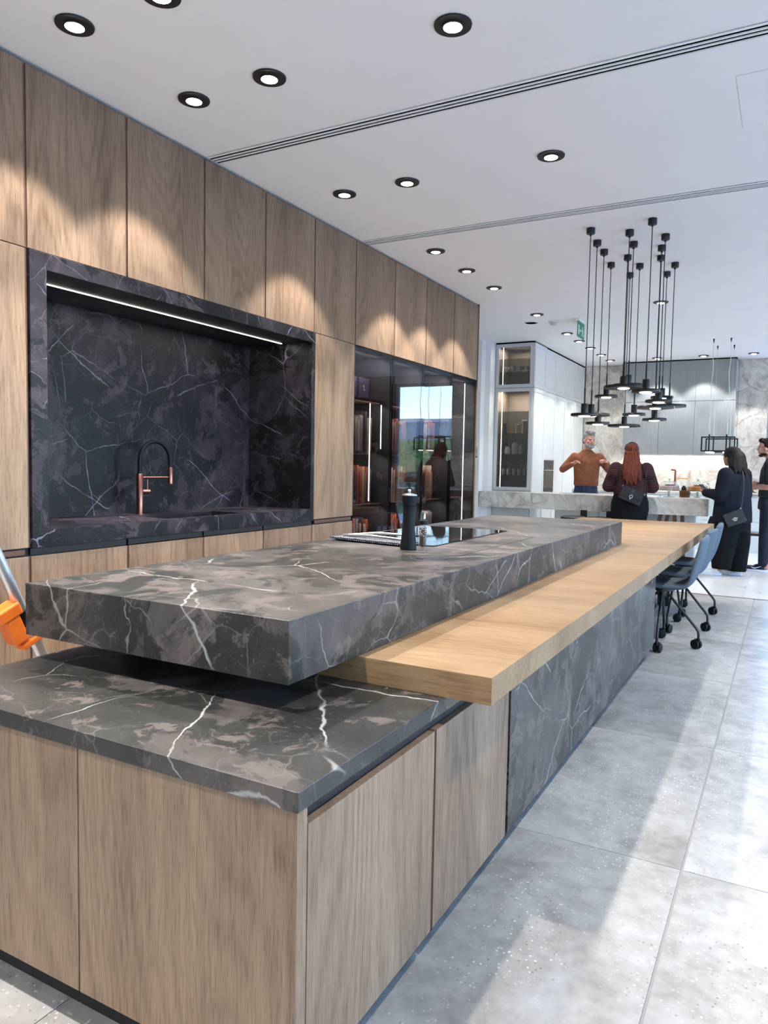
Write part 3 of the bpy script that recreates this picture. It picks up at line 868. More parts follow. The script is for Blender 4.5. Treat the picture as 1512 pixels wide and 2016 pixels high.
# camera-facing end panels
for x0, x1 in ((IX0 + 0.001, -1.342), (-1.338, IX1 - 0.0005)):
    MB().box(x0, x1, IY0, IY0 + 0.02, PB, ZL0 - 0.0005).build('end_panel', 'oak_smoked', t, bevel=0.0008)
MB().box(IX1 - 0.02, IX1 - 0.0008, IY0 + 0.0203, IY0 + 0.032, PB, ZL0 - 0.0005).build('corner_post', 'oak_smoked', t)
def isl_door(y0, y1, top):
    d = MB().box(IX1 - 0.02, IX1, y0 + 0.002, y1 - 0.011, PB, top).build('door', 'oak_smoked', t, bevel=0.001)
    MB().box(IX1 - 0.02, IX1 - 0.003, y1 - 0.009, y1 - 0.002, PB, top).build('edge_profile', 'bronze_edge', d)
isl_door(1.0975, 1.668, ZL0 - 0.035)
isl_door(1.668, 2.236, ZL0 - 0.035)
MB().box(IX1 - 0.026, IX1 - 0.022, 1.10, 2.236, ZL0 - 0.034, ZL0 - 0.002).build('grip_channel', 'black_void', t)
MB().box(IX1 - 0.02, IX1 - 0.006, 2.2365, 2.244, PB, ZL1).build('shadow_gap', 'black_void', t)
MB().box(IX1 - 0.02, IX1, 2.246, IY1, PB, ZL1 - 0.001).build('stone_front', 'stone_island', t, bevel=0.001)
MB().box(IX0 + 0.02, IX1 - 0.021, IY1 - 0.02, IY1, PB, ZL1 - 0.001).build('stone_end', 'stone_island', t, bevel=0.001)
for k in range(6):
    y0 = IY0 + 0.022 + k * 0.685
    MB().box(IX0, IX0 + 0.019, y0 + 0.002, y0 + 0.683, PB, ZL0 - 0.035).build('door', 'oak_smoked', t, bevel=0.001)
tag(MB().box(IX0 + 0.001, IX1 + 0.002, IY0 - 0.002, 2.2355, ZL0, ZL1 - 0.0005).build('stone_worktop', 'stone_island', None, bevel=0.0015), 'low dark veined stone worktop at the near end of the island', 'worktop')
MBs = MB().box(IX0 + 0.03, IX1 - 0.022, 2.2365, IY1 - 0.022, ZL0, ZL1 - 0.0008)
MBs.build('support_deck', 'groove_dark', t)
# oak table slab, grain runs across it: staves as separate boards
tb = thing('oak_table', 'long pale oak table slab running out from under the stone block', 'table', (-1.27, 4.8, ZL1))
OX0, OX1, OY0, OY1 = -1.915, -0.62, 1.705, 7.93
nb = 10
for k in range(nb):
    y0 = OY0 + (OY1 - OY0) * k / nb; y1 = OY0 + (OY1 - OY0) * (k + 1) / nb
    MB().box(OX0, OX1, y0 + 0.0001, y1 - 0.0001, ZL1, ZO).build('board', 'oak_table', tb, bevel=0.0004 if 0 < k < nb - 1 else 0.0008)
for x in (-1.70, -0.98):
    MB().box(x - 0.05, x + 0.05, 7.3, 7.36, 0.0005, ZL1 - 0.0005).build('leg', 'black_paint', tb)
MB().box(-1.65, -1.03, 7.31, 7.35, 0.60, 0.68).build('cross_rail', 'black_paint', tb)
UX0, UX1, UY0, UY1 = -1.965, -1.006, 1.385, 5.32
ub = thing('stone_block', 'thick dark veined stone slab with flush hob on the island', 'worktop', (-1.48, 3.35, ZO))
MB().box(UX0, UX1, UY0, UY1, ZO + 0.0006, ZU).build('slab', 'stone_island', ub, bevel=0.0018)
MB().box(-1.166, -1.164, 2.62, 3.78, ZU, ZU + 0.0004).build('joint_line', 'black_void', ub)
MB().box(-1.93, -1.165, 3.778, 3.780, ZU, ZU + 0.0003).build('joint_line', 'black_void', ub)
sk = MB().lathe([(0.017, 0), (0.017, 0.0022), (0.013, 0.003), (0.0, 0.003)], (-1.26, 2.606, ZU), 24).build('pop_up_button', 'plinth_black', ub, smooth=True)
h = tag(MB().box(-1.925, -1.395, 3.03, 4.02, ZU + 0.0003, ZU + 0.0045).build('induction_hob', 'hob_glass', None, bevel=0.001), 'black glass induction hob flush in the island slab', 'hob')

# -------- pepper mill, bottle, cloth and tongs
px_, py_ = -1.442, 2.86
t = thing('pepper_mill', 'tall black waisted pepper mill with steel cap beside the hob', 'pepper mill', (px_, py_, ZU))
MB().lathe([(0.034, 0.0005), (0.036, 0.003), (0.0355, 0.02), (0.031, 0.06), (0.0265, 0.115), (0.0255, 0.15), (0.027, 0.185), (0.0285, 0.192)], (px_, py_, ZU), 28).build('body', 'rubber_black', t, smooth=True)
MB().lathe([(0.0285, 0.194), (0.030, 0.205), (0.033, 0.23), (0.034, 0.236)], (px_, py_, ZU), 28).build('head', 'rubber_black', t, smooth=True)
MB().lathe([(0.0345, 0.236), (0.0335, 0.240), (0.020, 0.245), (0.006, 0.247), (0.005, 0.250), (0.008, 0.255), (0.008, 0.259), (0.004, 0.263), (0, 0.2635)], (px_, py_, ZU), 24).build('cap', 'steel', t, smooth=True)
bx_, by_ = -1.446, 3.012
t = thing('oil_bottle', 'slim glass spray bottle of dark oil behind the pepper mill', 'bottle', (bx_, by_, ZU))
MB().lathe([(0.0165, 0.0005), (0.0175, 0.003), (0.0175, 0.092), (0.012, 0.100)], (bx_, by_, ZU), 20).build('glass_body', 'glass_clear', t, smooth=True)
MB().lathe([(0.015, 0.004), (0.015, 0.045), (0, 0.0455)], (bx_, by_, ZU), 20).build('oil', 'choc', t, smooth=True)
m, nt, out = new_mat('paper_label'); b = bsdf(nt, out, None, 0.6)
nt.links.new(ramp(nt, noise(nt, coords(nt, (1, 1, 2.2)), 110, 2), [(0.47, srgb(60, 40, 36)), (0.53, srgb(206, 190, 178))], 'CONSTANT').outputs[0], b.inputs['Base Color'])
MB().lathe([(0.0178, 0.048), (0.0178, 0.085)], (bx_, by_, ZU), 20).build('label', 'paper_label', t, smooth=True)
MB().lathe([(0.0195, 0.100), (0.0195, 0.118), (0.012, 0.119)], (bx_, by_, ZU), 20).build('collar', 'rubber_black', t, smooth=True)
MB().lathe([(0.0125, 0.119), (0.0125, 0.150), (0.010, 0.156), (0, 0.1565)], (bx_, by_, ZU), 20).build('spray_cap', 'glass_shelf', t, smooth=True)
# striped cloth: a folded grid draped in two layers
m, nt, out = new_mat('gingham'); b = bsdf(nt, out, None, 0.9)
ck = nt.nodes.new('ShaderNodeTexChecker'); ck.inputs['Scale'].default_value = 150; ck.inputs[1].default_value = srgb(18, 20, 30); ck.inputs[2].default_value = srgb(170, 172, 180)
nt.links.new(coords(nt), ck.inputs[0]); 
tw = nt.nodes.new('ShaderNodeTexWave'); tw.inputs['Scale'].default_value = 26; tw.bands_direction = 'X'
nt.links.new(coords(nt), tw.inputs[0])
nt.links.new(mixc(nt, math_n(nt, 'GREATER_THAN', tw.outputs['Fac'], 0.62), srgb(20, 22, 32), ck.outputs[0]), b.inputs['Base Color'])
t = thing('kitchen_cloth', 'folded navy and white checked cloth lying by the hob', 'cloth', (-1.74, 2.99, ZU))
c0 = Vector((-1.935, 2.995, 0)); ux = Vector((0.432, -0.075, 0)); uy = Vector((0.03, 0.15, 0))
for L in range(2):
    me_v, me_f = [], []
    nx_, ny_ = 28, 10
    for i in range(nx_ + 1):
        for j in range(ny_ + 1):
            p = c0 + ux * (i / nx_) + uy * (j / ny_) * (1 - 0.12 * L)
            me_v.append((p.x, p.y, ZU + 0.0080 + 0.0062 * L + 0.0009 * math.sin(i * 1.3 + L) * math.sin(j * 0.9 + L * 2)))
    for i in range(nx_):
        for j in range(ny_):
            a = i * (ny_ + 1) + j
            me_f.append((a, a + 1, a + ny_ + 2, a + ny_ + 1))
    o = MB().add(me_v, me_f).build('fold', 'gingham', t, smooth=True)
    md = o.modifiers.new('solid', 'SOLIDIFY'); md.thickness = 0.005; md.offset = 0
t = thing('serving_tongs', 'steel kitchen tongs with dark tips resting on the checked cloth', 'tongs', (-1.72, 3.0, ZU + 0.024))
for s in (-1, 1):
    a = Vector((-1.895, 3.055 + 0.002 * s, ZU + 0.0205)); e = Vector((-1.56, 3.06 + 0.028 * s, ZU + 0.022 + 0.008 * (s + 1)))
    mid = (a + e) / 2 + Vector((0, 0.018 * s, 0.008))
    MB().tube([a, mid, e], [0.006, 0.0075, 0.005], 10).build('arm', 'steel', t, smooth=True)
    MB().tube([e, e + Vector((0.07, 0.004 * s, 0.0))], [0.006, 0.004], 10).build('tip', 'rubber_black', t, smooth=True)

# -------- aluminium step ladder with orange hinge blocks, in the aisle at the left
t = thing('step_ladder', 'aluminium folding ladder with orange bracket in the aisle at left', 'ladder', (-2.3, 1.75, 0))
A = Vector((-2.3, 1.505, 0.985)); D = Vector((0, 0.150, -0.34)).normalized()
foot = A + D * ((A.z - 0.02) / -D.z); top = A - D * 0.75
MB().tube([foot, top], 0.0205, 18).build('rail', 'aluminium', t, smooth=True)
foot2 = Vector((-2.3, 0.55, 0.02)); 
MB().tube([foot2, top + Vector((-0.05, 0, 0))], 0.0205, 18).build('rail', 'aluminium', t, smooth=True)
for f_ in (foot, foot2):
    MB().cyl((f_.x, f_.y, 0.0005), 0.028, 0.05, 16).build('rubber_foot', 'rubber_black', t)
C = A + D * 0.275
n_ = Vector((0, -D.z, D.y)).normalized() * -1
br = MB(); s_ = Vector((1, 0, 0))
br.obox(C + n_ * 0.055, D * 0.068, n_ * 0.028, s_ * 0.03).obox(C + n_ * 0.055 - D * 0.05, D * 0.022, n_ * 0.042, s_ * 0.034)
br.obox(C + n_ * 0.012 + D * 0.09, D * 0.012, n_ * 0.05, s_ * 0.024)
bo = br.build('bracket', 'orange_plastic', t, bevel=0.006)
MB().tube([C - D * 0.028, C + D * 0.028], 0.030, 16).obox(C + n_ * 0.022, D * 0.02, n_ * 0.02, s_ * 0.02).build('clamp', 'rubber_black', bo, smooth=True)

# ================================================================== CEILING FITTINGS
def spot_light(name, loc, watts, deg, parent, blend=0.28, rad=0.035, col=(1.0, 0.98, 0.955), aim=None):
    d = bpy.data.lights.new(name, 'SPOT'); d.energy = watts; d.spot_size = math.radians(deg); d.spot_blend = blend
    d.shadow_soft_size = rad; d.color = col
    o = bpy.data.objects.new(name, d); COL.objects.link(o)
    o.parent = parent; o.location = loc
    if aim: o.rotation_euler = aim
    return o
dl = {}
def downlight(x, y, label, group, watts=SPOT, deg=SPOT_ANGLE, on=True):
    t = thing('downlight', label, 'downlight', (x, y, CEIL), group=group)
    if 'ring' not in dl:
        dl['ring'] = MB().lathe([(0.046, -0.0085), (0.066, -0.0075), (0.078, -0.0085), (0.0795, -0.001), (0.046, -0.0008)], (0, 0, 0), 40).build('ring', 'black_paint', t, smooth=True, local=True)
        dl['housing'] = MB().lathe([(0.041, -0.0135), (0.046, -0.0125), (0.0465, -0.001)], (0, 0, 0), 32).build('housing', 'black_paint', t, smooth=True, local=True)
        dl['lens'] = MB().lathe([(0.0, -0.0185), (0.022, -0.0178), (0.035, -0.0155), (0.039, -0.0137)], (0, 0, 0), 32).build('lens', 'lamp_glow', t, smooth=True, local=True)
    else:
        for k in ('ring', 'housing', 'lens'): child_copy(dl[k], k, t)
    if on: spot_light('downlight_beam', (0, 0, -0.035), watts, deg, t)
rowA = [2.18, 2.89, 4.33, 5.80, 6.49, 7.22, 8.68, 10.05, 10.71, 11.38, 12.12, 12.80]
for i, y in enumerate(rowA):
    where = 'along the oak wall' if y < 8 else 'along the white cabinets'
    downlight(-2.72, y, 'black round downlight %s, %s of its row from the camera' % (where, ORD[i]), 'downlights in the row along the wall', SPOT * (0.68 if y < 8 else 0.27))
for i, y in enumerate([2.20, 2.89, 4.33]):
    downlight(-2.245, y, 'black round downlight over the island aisle, %s from the camera' % ORD[i], 'downlights over the aisle')
for y, lb in ((2.90, 'black round downlight over the island, nearest the camera'), (4.34, 'black round downlight between the two ceiling slot grilles above the island'), (8.58, 'black round downlight seen behind the right pendant cables')):
    downlight(-1.305, y, lb, 'downlights over the island', SPOT * 0.65)
for x, lb in ((-1.97, 'left downlight in front of the grey wall cabinets'), (-1.27, 'middle downlight in front of the grey wall cabinets'), (-0.555, 'right downlight in front of the pale stone wall')):
    downlight(x, 12.81, 'black round ' + lb, 'downlights along the back wall', SPOT * 0.5)
# unseen downlights beyond the edges of the picture, put in to light the room
n_out = 0
for x in (0.6, 2.4):
    for q_, y in enumerate((-1.4, 1.45, 4.34, 7.2, 10.0)):
        downlight(x, y, 'black round downlight outside the picture, %s row right of the island, %s' % ('near' if x < 1 else 'far', ORD[q_]), 'downlights right of the island', SPOT * 1.25)
for x, y in ((-1.305, 0.7), (-2.72, 0.72), (-1.305, -1.4)):  # added fill lamps, boosted to brighten faces turned to the camera
    downlight(x, y, 'black round fill downlight added around the camera, outside the picture', 'added fill downlights around the camera', SPOT * 1.8)

def grille(yc, label):
    t = thing('slot_grille', label, 'air grille', (-1.3, yc, CEIL))
    x0, x1 = WX + 0.006, RX - 0.01
    MB().box(x0, x1, yc - 0.042, yc + 0.042, CEIL - 0.004, CEIL - 0.0005).build('slot_shadow', 'black_void', t)
    for off, w in ((-0.047, 0.005), (-0.0145, 0.0055), (0.0145, 0.0055), (0.047, 0.005)):
        MB().box(x0, x1, yc + off - w, yc + off + w, CEIL - 0.009, CEIL - 0.0042).build('bar', 'ceiling_paint', t)
grille(3.508, 'long white slot air grille in the ceiling, the nearer one')
grille(5.352, 'long white slot air grille in the ceiling, the farther one by the pendants')
t = thing('access_hatch', 'faint white access hatch in the ceiling at the right edge', 'hatch', (0, 4.15, CEIL))
MB().box(-0.298, 0.30, 3.862, 4.45, CEIL - 0.0016, CEIL - 0.0003).build('panel', 'ceiling_paint', t)
hf = MB()
for a in ((-0.301, -0.298, 3.859, 4.453), (0.30, 0.303, 3.859, 4.453), (-0.298, 0.30, 3.859, 3.862), (-0.298, 0.30, 4.45, 4.453)):
    hf.box(a[0], a[1], a[2], a[3], CEIL - 0.0008, CEIL - 0.0003)
hf.build('gap', 'lacquer_grey', t)
t = thing('ceiling_speaker', 'flat round white ceiling speaker beside the smoke detector', 'speaker', (-2.934, 9.14, CEIL))
MB().lathe([(0.0, -0.008), (0.07, -0.008), (0.075, -0.006)], (-2.934, 9.14, CEIL), 32).build('grille', 'lacquer_grey', t, smooth=True)
MB().lathe([(0.075, -0.008), (0.085, -0.006), (0.086, -0.0005)], (-2.934, 9.14, CEIL), 32).build('rim', 'lacquer_white', t, smooth=True)
t = thing('smoke_detector', 'white domed smoke detector left of the green exit sign', 'smoke detector', (-2.661, 9.185, CEIL))
MB().lathe([(0.055, -0.012), (0.068, -0.008), (0.07, -0.0005)], (-2.661, 9.185, CEIL), 28).build('base', 'lacquer_white', t, smooth=True)
MB().lathe([(0.0, -0.045), (0.025, -0.044), (0.034, -0.038), (0.05, -0.014), (0.05, -0.012)], (-2.661, 9.185, CEIL), 28).build('dome', 'lacquer_grey', t, smooth=True)
t = thing('exit_sign', 'green emergency exit sign hanging from the ceiling', 'sign', (-2.33, 9.23, CEIL))
MB().box(-2.35, -2.31, 9.06, 9.40, CEIL - 0.035, CEIL - 0.0005).build('housing', 'lacquer_white', t, bevel=0.002)
pl = MB().box(-2.333, -2.327, 9.065, 9.395, 2.885, CEIL - 0.0355).build('panel', 'sign_green', t)
pic = MB(); xs = -2.3268
def flat(m, pts):   # thin prism on the +x face of the sign, pts in (y, z)
    n = len(pts); m.add([(xs, y, z) for y, z in pts] + [(xs + 0.0008, y, z) for y, z in pts], [tuple(range(n, 2 * n)), tuple(reversed(range(n)))] + [(i, (i + 1) % n, n + (i + 1) % n, n + i) for i in range(n)])
flat(pic, [(9.10, 2.92), (9.145, 2.92), (9.145, 3.03), (9.10, 3.03)])                                     # doorway
flat(pic, [(9.165, 2.972), (9.195, 2.995), (9.195, 2.98), (9.225, 2.98), (9.225, 2.964), (9.195, 2.964), (9.195, 2.95)])   # arrow
cy, cz = 9.30, 3.018
flat(pic, [(cy + 0.014 * math.cos(a * math.pi / 5), cz + 0.014 * math.sin(a * math.pi / 5)) for a in range(10)])             # head
flat(pic, [(9.288, 3.0), (9.31, 3.003), (9.322, 2.965), (9.302, 2.958)])                                   # trunk
flat(pic, [(9.288, 3.0), (9.258, 2.985), (9.25, 2.96), (9.258, 2.957), (9.268, 2.978), (9.292, 2.988)])    # front arm
flat(pic, [(9.31, 3.0), (9.335, 2.975), (9.352, 2.98), (9.354, 2.972), (9.332, 2.963), (9.312, 2.985)])    # rear arm
flat(pic, [(9.304, 2.962), (9.275, 2.945), (9.278, 2.915), (9.289, 2.915), (9.288, 2.938), (9.318, 2.955)])  # front leg
flat(pic, [(9.308, 2.962), (9.335, 2.935), (9.365, 2.93), (9.364, 2.919), (9.328, 2.922), (9.30, 2.95)])   # rear leg
pic.build('pictogram', 'sign_white', pl)

# -------- cluster of disc pendants: (x, y, z of disc, disc radius)
pend = [(-1.405, 5.763, 1.690, .102), (-1.430, 6.090, 1.712, .149), (-1.435, 6.365, 1.66, .100), (-1.465, 6.789, 1.925, .100), (-1.150, 5.931, 1.910, .149),
        (-1.176, 6.247, 1.955, .125), (-1.290, 6.611, 1.985, .149), (-1.245, 6.928, 1.77, .101), (-1.38, 7.21, 1.685, .151), (-0.953, 5.735, 1.855, .102),
        (-0.922, 6.155, 1.815, .102), (-0.99, 6.444, 1.79, .149), (-1.04, 6.742, 1.71, .102), (-1.068, 7.31, 1.95, .101), (-0.962, 7.02, 1.845, .147)]
plab = ['small black disc pendant at the far left of the cluster', 'wide black disc pendant overlapping the far-left one', 'small disc pendant, lowest at the left, above the bearded man',
        'small disc pendant hung high, fourth from the left', 'wide disc pendant with the nearest central canopy, largest in view', 'disc pendant just behind the large central one, on its right',
        'wide disc pendant behind the large central one, mostly hidden', 'small brownish disc pendant below the centre of the cluster', 'wide flat disc pendant, lowest of the whole cluster',
        'small disc pendant with the nearest canopy of all, right of centre', 'small brown-lit disc pendant in front of the tight right group', 'wide disc pendant low in the right group',
        'small disc pendant, lowest of the right group', 'small disc pendant hung highest in the right group', 'wide disc pendant at the far right of the cluster']
for (x, y, z, r), lb in zip(pend, plab):
    t = thing('pendant_lamp', lb, 'pendant lamp', (x, y, z), group='disc pendants over the table')
    MB().lathe([(0.008, -0.058), (0.010, -0.045), (0.030, -0.044), (0.032, -0.040), (0.032, -0.0005)], (x, y, CEIL), 20).build('canopy', 'pendant_black', t, smooth=True)
    MB().tube([(x, y, CEIL - 0.05), (x, y, z + 0.19)], 0.0035, 8).build('cable', 'black_paint', t, smooth=True)
    MB().cyl((x, y, z + 0.088), 0.0065, 0.115, 12).build('stem', 'pendant_black', t, smooth=True)
    MB().lathe([(0.026, 0.014), (0.026, 0.086), (0.024, 0.089)], (x, y, z), 20).build('lamp_body', 'pendant_black', t, smooth=True)
    ds = MB().lathe([(r - 0.002, -0.006), (r, -0.004), (r, 0.011), (r - 0.002, 0.0135)], (x, y, z), 48).build('disc', 'pendant_black', t, smooth=True)
    MB().lathe([(0.0, -0.0125), (0.036, -0.0115), (0.045, -0.007)], (x, y, z), 28).build('lens', 'pendant_glow', ds, smooth=True)
    spot_light('pendant_beam', (0, 0, -0.03), 2.2, 120, t, 0.6, 0.03)

# -------- box-frame pendant over the stone counter
t = thing('frame_pendant', 'black open box-frame pendant on thin wires above the counter', 'pendant lamp', (-0.88, 11.57, 1.65))
FZ0, FZ1 = 1.548, 1.757
def rect(m, plane, d, a0, a1, z0, z1, w=0.009):
    for q in ((a0, a0 + 2 * w, z0, z1), (a1 - 2 * w, a1, z0, z1), (a0 + 2 * w, a1 - 2 * w, z0, z0 + 2 * w), (a0 + 2 * w, a1 - 2 * w, z1 - 2 * w, z1)):
        if plane == 'y': m.box(q[0], q[1], d - w, d + w, q[2], q[3])
        else: m.box(d - w, d + w, q[0], q[1], q[2], q[3])
for yy in (11.25, 11.89):
    f_ = MB(); rect(f_, 'y', yy, -1.098, -0.662, FZ0, FZ1); f_.build('long_frame', 'black_paint', t)
for xx in (-0.992, -0.772):
    f_ = MB(); rect(f_, 'x', xx, 11.22, 11.92, FZ0 - 0.002, FZ1 + 0.03); f_.build('cross_frame', 'black_paint', t)
    MB().box(xx - 0.04, xx + 0.04, 11.50, 11.64, FZ0 - 0.018, FZ0 - 0.0025).build('lens', 'pendant_glow', t)
    MB().box(xx - 0.045, xx + 0.045, 11.30, 11.36, FZ0 - 0.018, FZ0 - 0.0025).build('lens', 'pendant_glow', t)
for xx in (-0.992, -0.772):
    for yy in (11.25, 11.89):
        MB().lathe([(0.004, -0.055), (0.012, -0.004), (0.012, -0.0005)], (xx, yy, CEIL), 12).build('ceiling_cone', 'black_paint', t, smooth=True)
        MB().tube([(xx, yy, CEIL - 0.05), (xx, yy, FZ1 + 0.03)], 0.0015, 6).build('wire', 'steel', t)
    pts = [(xx + 0.012 * math.sin(k * 1.7 + xx * 9) * (1 if 0 < k < 9 else 0), 11.25 + 0.012, CEIL - 0.05 - k * (CEIL - 0.08 - FZ1) / 9) for k in range(10)]
    MB().tube(pts, 0.0035, 6).build('power_cord', 'sign_white', t, smooth=True)

# ================================================================== CASTER CHAIRS
def make_chair(cx, cy, rz, label):
    t = thing('caster_chair', label, 'chair', (cx, cy, 0), rz, group='caster chairs along the oak table')
    # side profile: (x, z, half width), seat front to top of back
    prof = [(-0.245, 0.435, 0.185), (-0.235, 0.458, 0.205), (-0.14, 0.462, 0.222), (0.0, 0.452, 0.228), (0.11, 0.447, 0.228), (0.175, 0.462, 0.226), (0.212, 0.51, 0.224),
            (0.235, 0.58, 0.222), (0.258, 0.66, 0.218), (0.272, 0.735, 0.216), (0.282, 0.795, 0.213), (0.285, 0.825, 0.205)]
    nc = 8; vs, fs = [], []
    for i, (x, z, hw) in enumerate(prof):
        for j in range(nc + 1):
            s = j / nc * 2 - 1
            cup = 0.018 * s * s
            back = min(1, max(0, (i - 4) / 3))
            vs.append((x - cup * back * 1.6, s * hw, z + cup * (1 - back) * 0.8 - (0.014 * s * s if i >= 10 else 0)))
    for i in range(len(prof) - 1):
        for j in range(nc):
            a = i * (nc + 1) + j
            fs.append((a, a + 1, a + nc + 2, a + nc + 1))
    o = MB().add(vs, fs).build('seat_shell', 'chair_fabric', t, smooth=True, local=True)
    md = o.modifiers.new('solid', 'SOLIDIFY'); md.thickness = 0.034; md.offset = 0
    md = o.modifiers.new('sub', 'SUBSURF'); md.levels = 2; md.render_levels = 2
    MB().lathe([(0.03, 0.36), (0.034, 0.37), (0.034, 0.40), (0.09, 0.412), (0.09, 0.426)], (0, 0, 0), 24).build('hub', 'chair_metal', t, smooth=True, local=True)
    for k in range(4):
        a = k * math.pi / 2
        c, s = math.cos(a), math.sin(a)
        P = lambda r, z: (r * c, r * s, z)
        lg = MB().tube([P(0.02, 0.385), P(0.05, 0.375), P(0.235, 0.155), P(0.252, 0.13), P(0.256, 0.105), P(0.256, 0.066)], 0.0095, 10).build('leg', 'chair_metal', t, smooth=True, local=True)
        ca = a + [0.9, 0.2, -0.7, 1.3][k]
        w = Vector((math.cos(ca), math.sin(ca), 0)); tr = Vector((-w.y, w.x, 0)) * 0.018
        cm = MB(); o0 = Vector(P(0.256, 0.034)) + tr
        for sg in (-1, 1):
            cm.tube([o0 + w * (0.006 * sg), o0 + w * (0.009 * sg), o0 + w * (0.022 * sg), o0 + w * (0.026 * sg)], [0.030, 0.0335, 0.0335, 0.026], 22)
        cm.tube([o0 - w * 0.006, o0 + w * 0.006], 0.012, 12)
        cm.tube([Vector(P(0.256, 0.05)), Vector(P(0.256, 0.078))], 0.012, 12)
        cm.obox(o0 + Vector((0, 0, 0.026)) - tr * 0.4, w * 0.012, tr * 0.9, (0, 0, 0.012))
        cm.build('caster', 'rubber_black', lg, smooth=True, local=True)
    return t
make_chair(-0.765, 5.64, 0.05, 'blue-grey upholstered chair on casters, nearest of three along the table')
make_chair(-0.765, 6.34, -0.06, 'blue-grey upholstered chair on casters, middle of three along the table')
make_chair(-0.775, 7.09, 0.04, 'blue-grey upholstered chair on casters, farthest along the table')

# ================================================================== FAR KITCHEN
# switch on the white wall
t = thing('wall_switch', 'small grey control panel on the white wall past the glass doors', 'switch', (-4.0, 10.09, 1.45))
MB().box(-4.043, -3.985, 10.088, 10.0995, 1.405, 1.565).build('plate', 'lacquer_grey', t, bevel=0.003)
MB().box(-4.035, -3.993, 10.0865, 10.088, 1.41, 1.43).build('button_strip', 'black_paint', t)
MB().box(-4.035, -3.993, 10.0868, 10.088, 1.48, 1.55).build('display', 'plaster_stone', t)

# tall glazed cabinet
GX0, GX1, GY0, GY1 = -3.878, -3.302, 10.45, 11.04
t = thing('glazed_cabinet', 'tall grey cabinet with two glass doors and lit shelves', 'cabinet', (-3.59, 10.75, 0))
ca = MB().box(GX0, GX0 + 0.02, GY0 + 0.022, GY1, 0, 3.085).box(GX1 - 0.02, GX1, GY0 + 0.022, GY1, 0, 3.085).box(GX0 + .02, GX1 - .02, GY1 - 0.02, GY1, 0, 3.085)
for z in (0.0, 2.43, 3.065):
    ca.box(GX0 + .02, GX1 - .02, GY0 + 0.022, GY1 - .02, z, z + 0.02)
ca.build('carcass', 'cab_interior', t)
MB().box(GX0, GX1, GY0 + 0.0, GY1, 3.0855, CEIL - 0.001).build('top_filler', 'black_void', t)
def glazed_door(z0, z1):
    w = 0.05
    f_ = MB().box(GX0 + .002, GX0 + w, GY0, GY0 + 0.02, z0, z1).box(GX1 - w, GX1 - .002, GY0, GY0 + 0.02, z0, z1).box(GX0 + w, GX1 - w, GY0, GY0 + 0.02, z0, z0 + w).box(GX0 + w, GX1 - w, GY0, GY0 + 0.02, z1 - w, z1)
    d = f_.build('door', 'lacquer_grey', t, bevel=0.002)
    MB().box(GX0 + w - .004, GX1 - w + .004, GY0 + 0.008, GY0 + 0.012, z0 + w - .004, z1 - w + .004).build('pane', 'glass_cabinet', d)
glazed_door(2.442, 3.083); glazed_door(0.935, 2.436)
MB().box(GX0 + .002, GX1 - .002, GY0, GY0 + 0.02, 0.09, 0.93).build('lower_door', 'lacquer_grey', t, bevel=0.002)
gsh = [1.16, 1.47, 1.78, 2.10, 2.68, 2.87]
for z in gsh:
    MB().box(GX0 + .021, GX1 - .021, GY0 + 0.05, GY1 - .022, z - 0.006, z).build('shelf', 'glass_shelf', t)
MB().box(GX0 + .10, GX0 + .107, GY0 + 0.034, GY0 + 0.042, 0.96, 2.425).build('led_strip', 'led_line', t)
MB().box(GX0 + .10, GX0 + .107, GY0 + 0.034, GY0 + 0.042, 2.455, 3.06).build('led_strip', 'led_line', t)
area('cabinet_light', (-3.59, 10.70, 3.05), 0.4, 0.2, 5, parent=t)
area('cabinet_light', (-3.59, 10.70, 2.42), 0.4, 0.2, 9, parent=t)
bowl_prof = [(0.022, 0), (0.022, 0.006), (0.012, 0.012), (0.012, 0.03), (0.03, 0.04), (0.045, 0.06), (0.052, 0.088), (0.050, 0.088), (0.042, 0.062), (0.0, 0.045)]
for k in range(4):
    tag(MB().lathe(bowl_prof, (-3.77 + k * 0.118, 10.62, 2.6803), 24).build('footed_bowl', 'china', None, smooth=True), 'small white footed bowl on the upper glass shelf, %s from the left' % ORD[k], 'bowl', 'white footed bowls')
for k, (x, h_, r_) in enumerate(((-3.72, 0.10, 0.035), (-3.60, 0.16, 0.045), (-3.50, 0.13, 0.035))):
    o = thing('storage_jar', 'white storage jar with lid in the glazed cabinet, %s from the left' % ORD[k], 'jar', (x, 10.62, 1.4702), group='white jars in the glazed cabinet')
    MB().lathe([(r_, 0.0002), (r_ + 0.006, 0.01), (r_ + 0.006, h_ - 0.02), (r_ - 0.008, h_)], (x, 10.62, 1.47), 20).build('body', 'china', o, smooth=True)
    MB().lathe([(r_ - 0.006, h_), (r_ - 0.006, h_ + 0.018), (0, h_ + 0.02)], (x, 10.62, 1.47), 20).build('lid', 'china', o, smooth=True)
for k, (x, h_, r_, mt) in enumerate(((-3.77, 0.15, 0.025, 'rubber_black'), (-3.68, 0.13, 0.022, 'bread'), (-3.57, 0.14, 0.04, 'steel'), (-3.46, 0.20, 0.05, 'steel'))):
    nm = ['black pepper mill', 'pale wooden mill', 'steel shaker', 'tall steel vase'][k]
    tag(MB().lathe([(r_, 0.0002), (r_, h_ * 0.1), (r_ * 0.7, h_ * 0.55), (r_, h_ * 0.92), (r_ * 0.8, h_), (0, h_)], (x, 10.62, 1.78), 20).build(nm.split(' ', 1)[1].replace(' ', '_'), mt, None, smooth=True), nm + ' on the middle shelf of the glazed cabinet', nm.split()[-1])
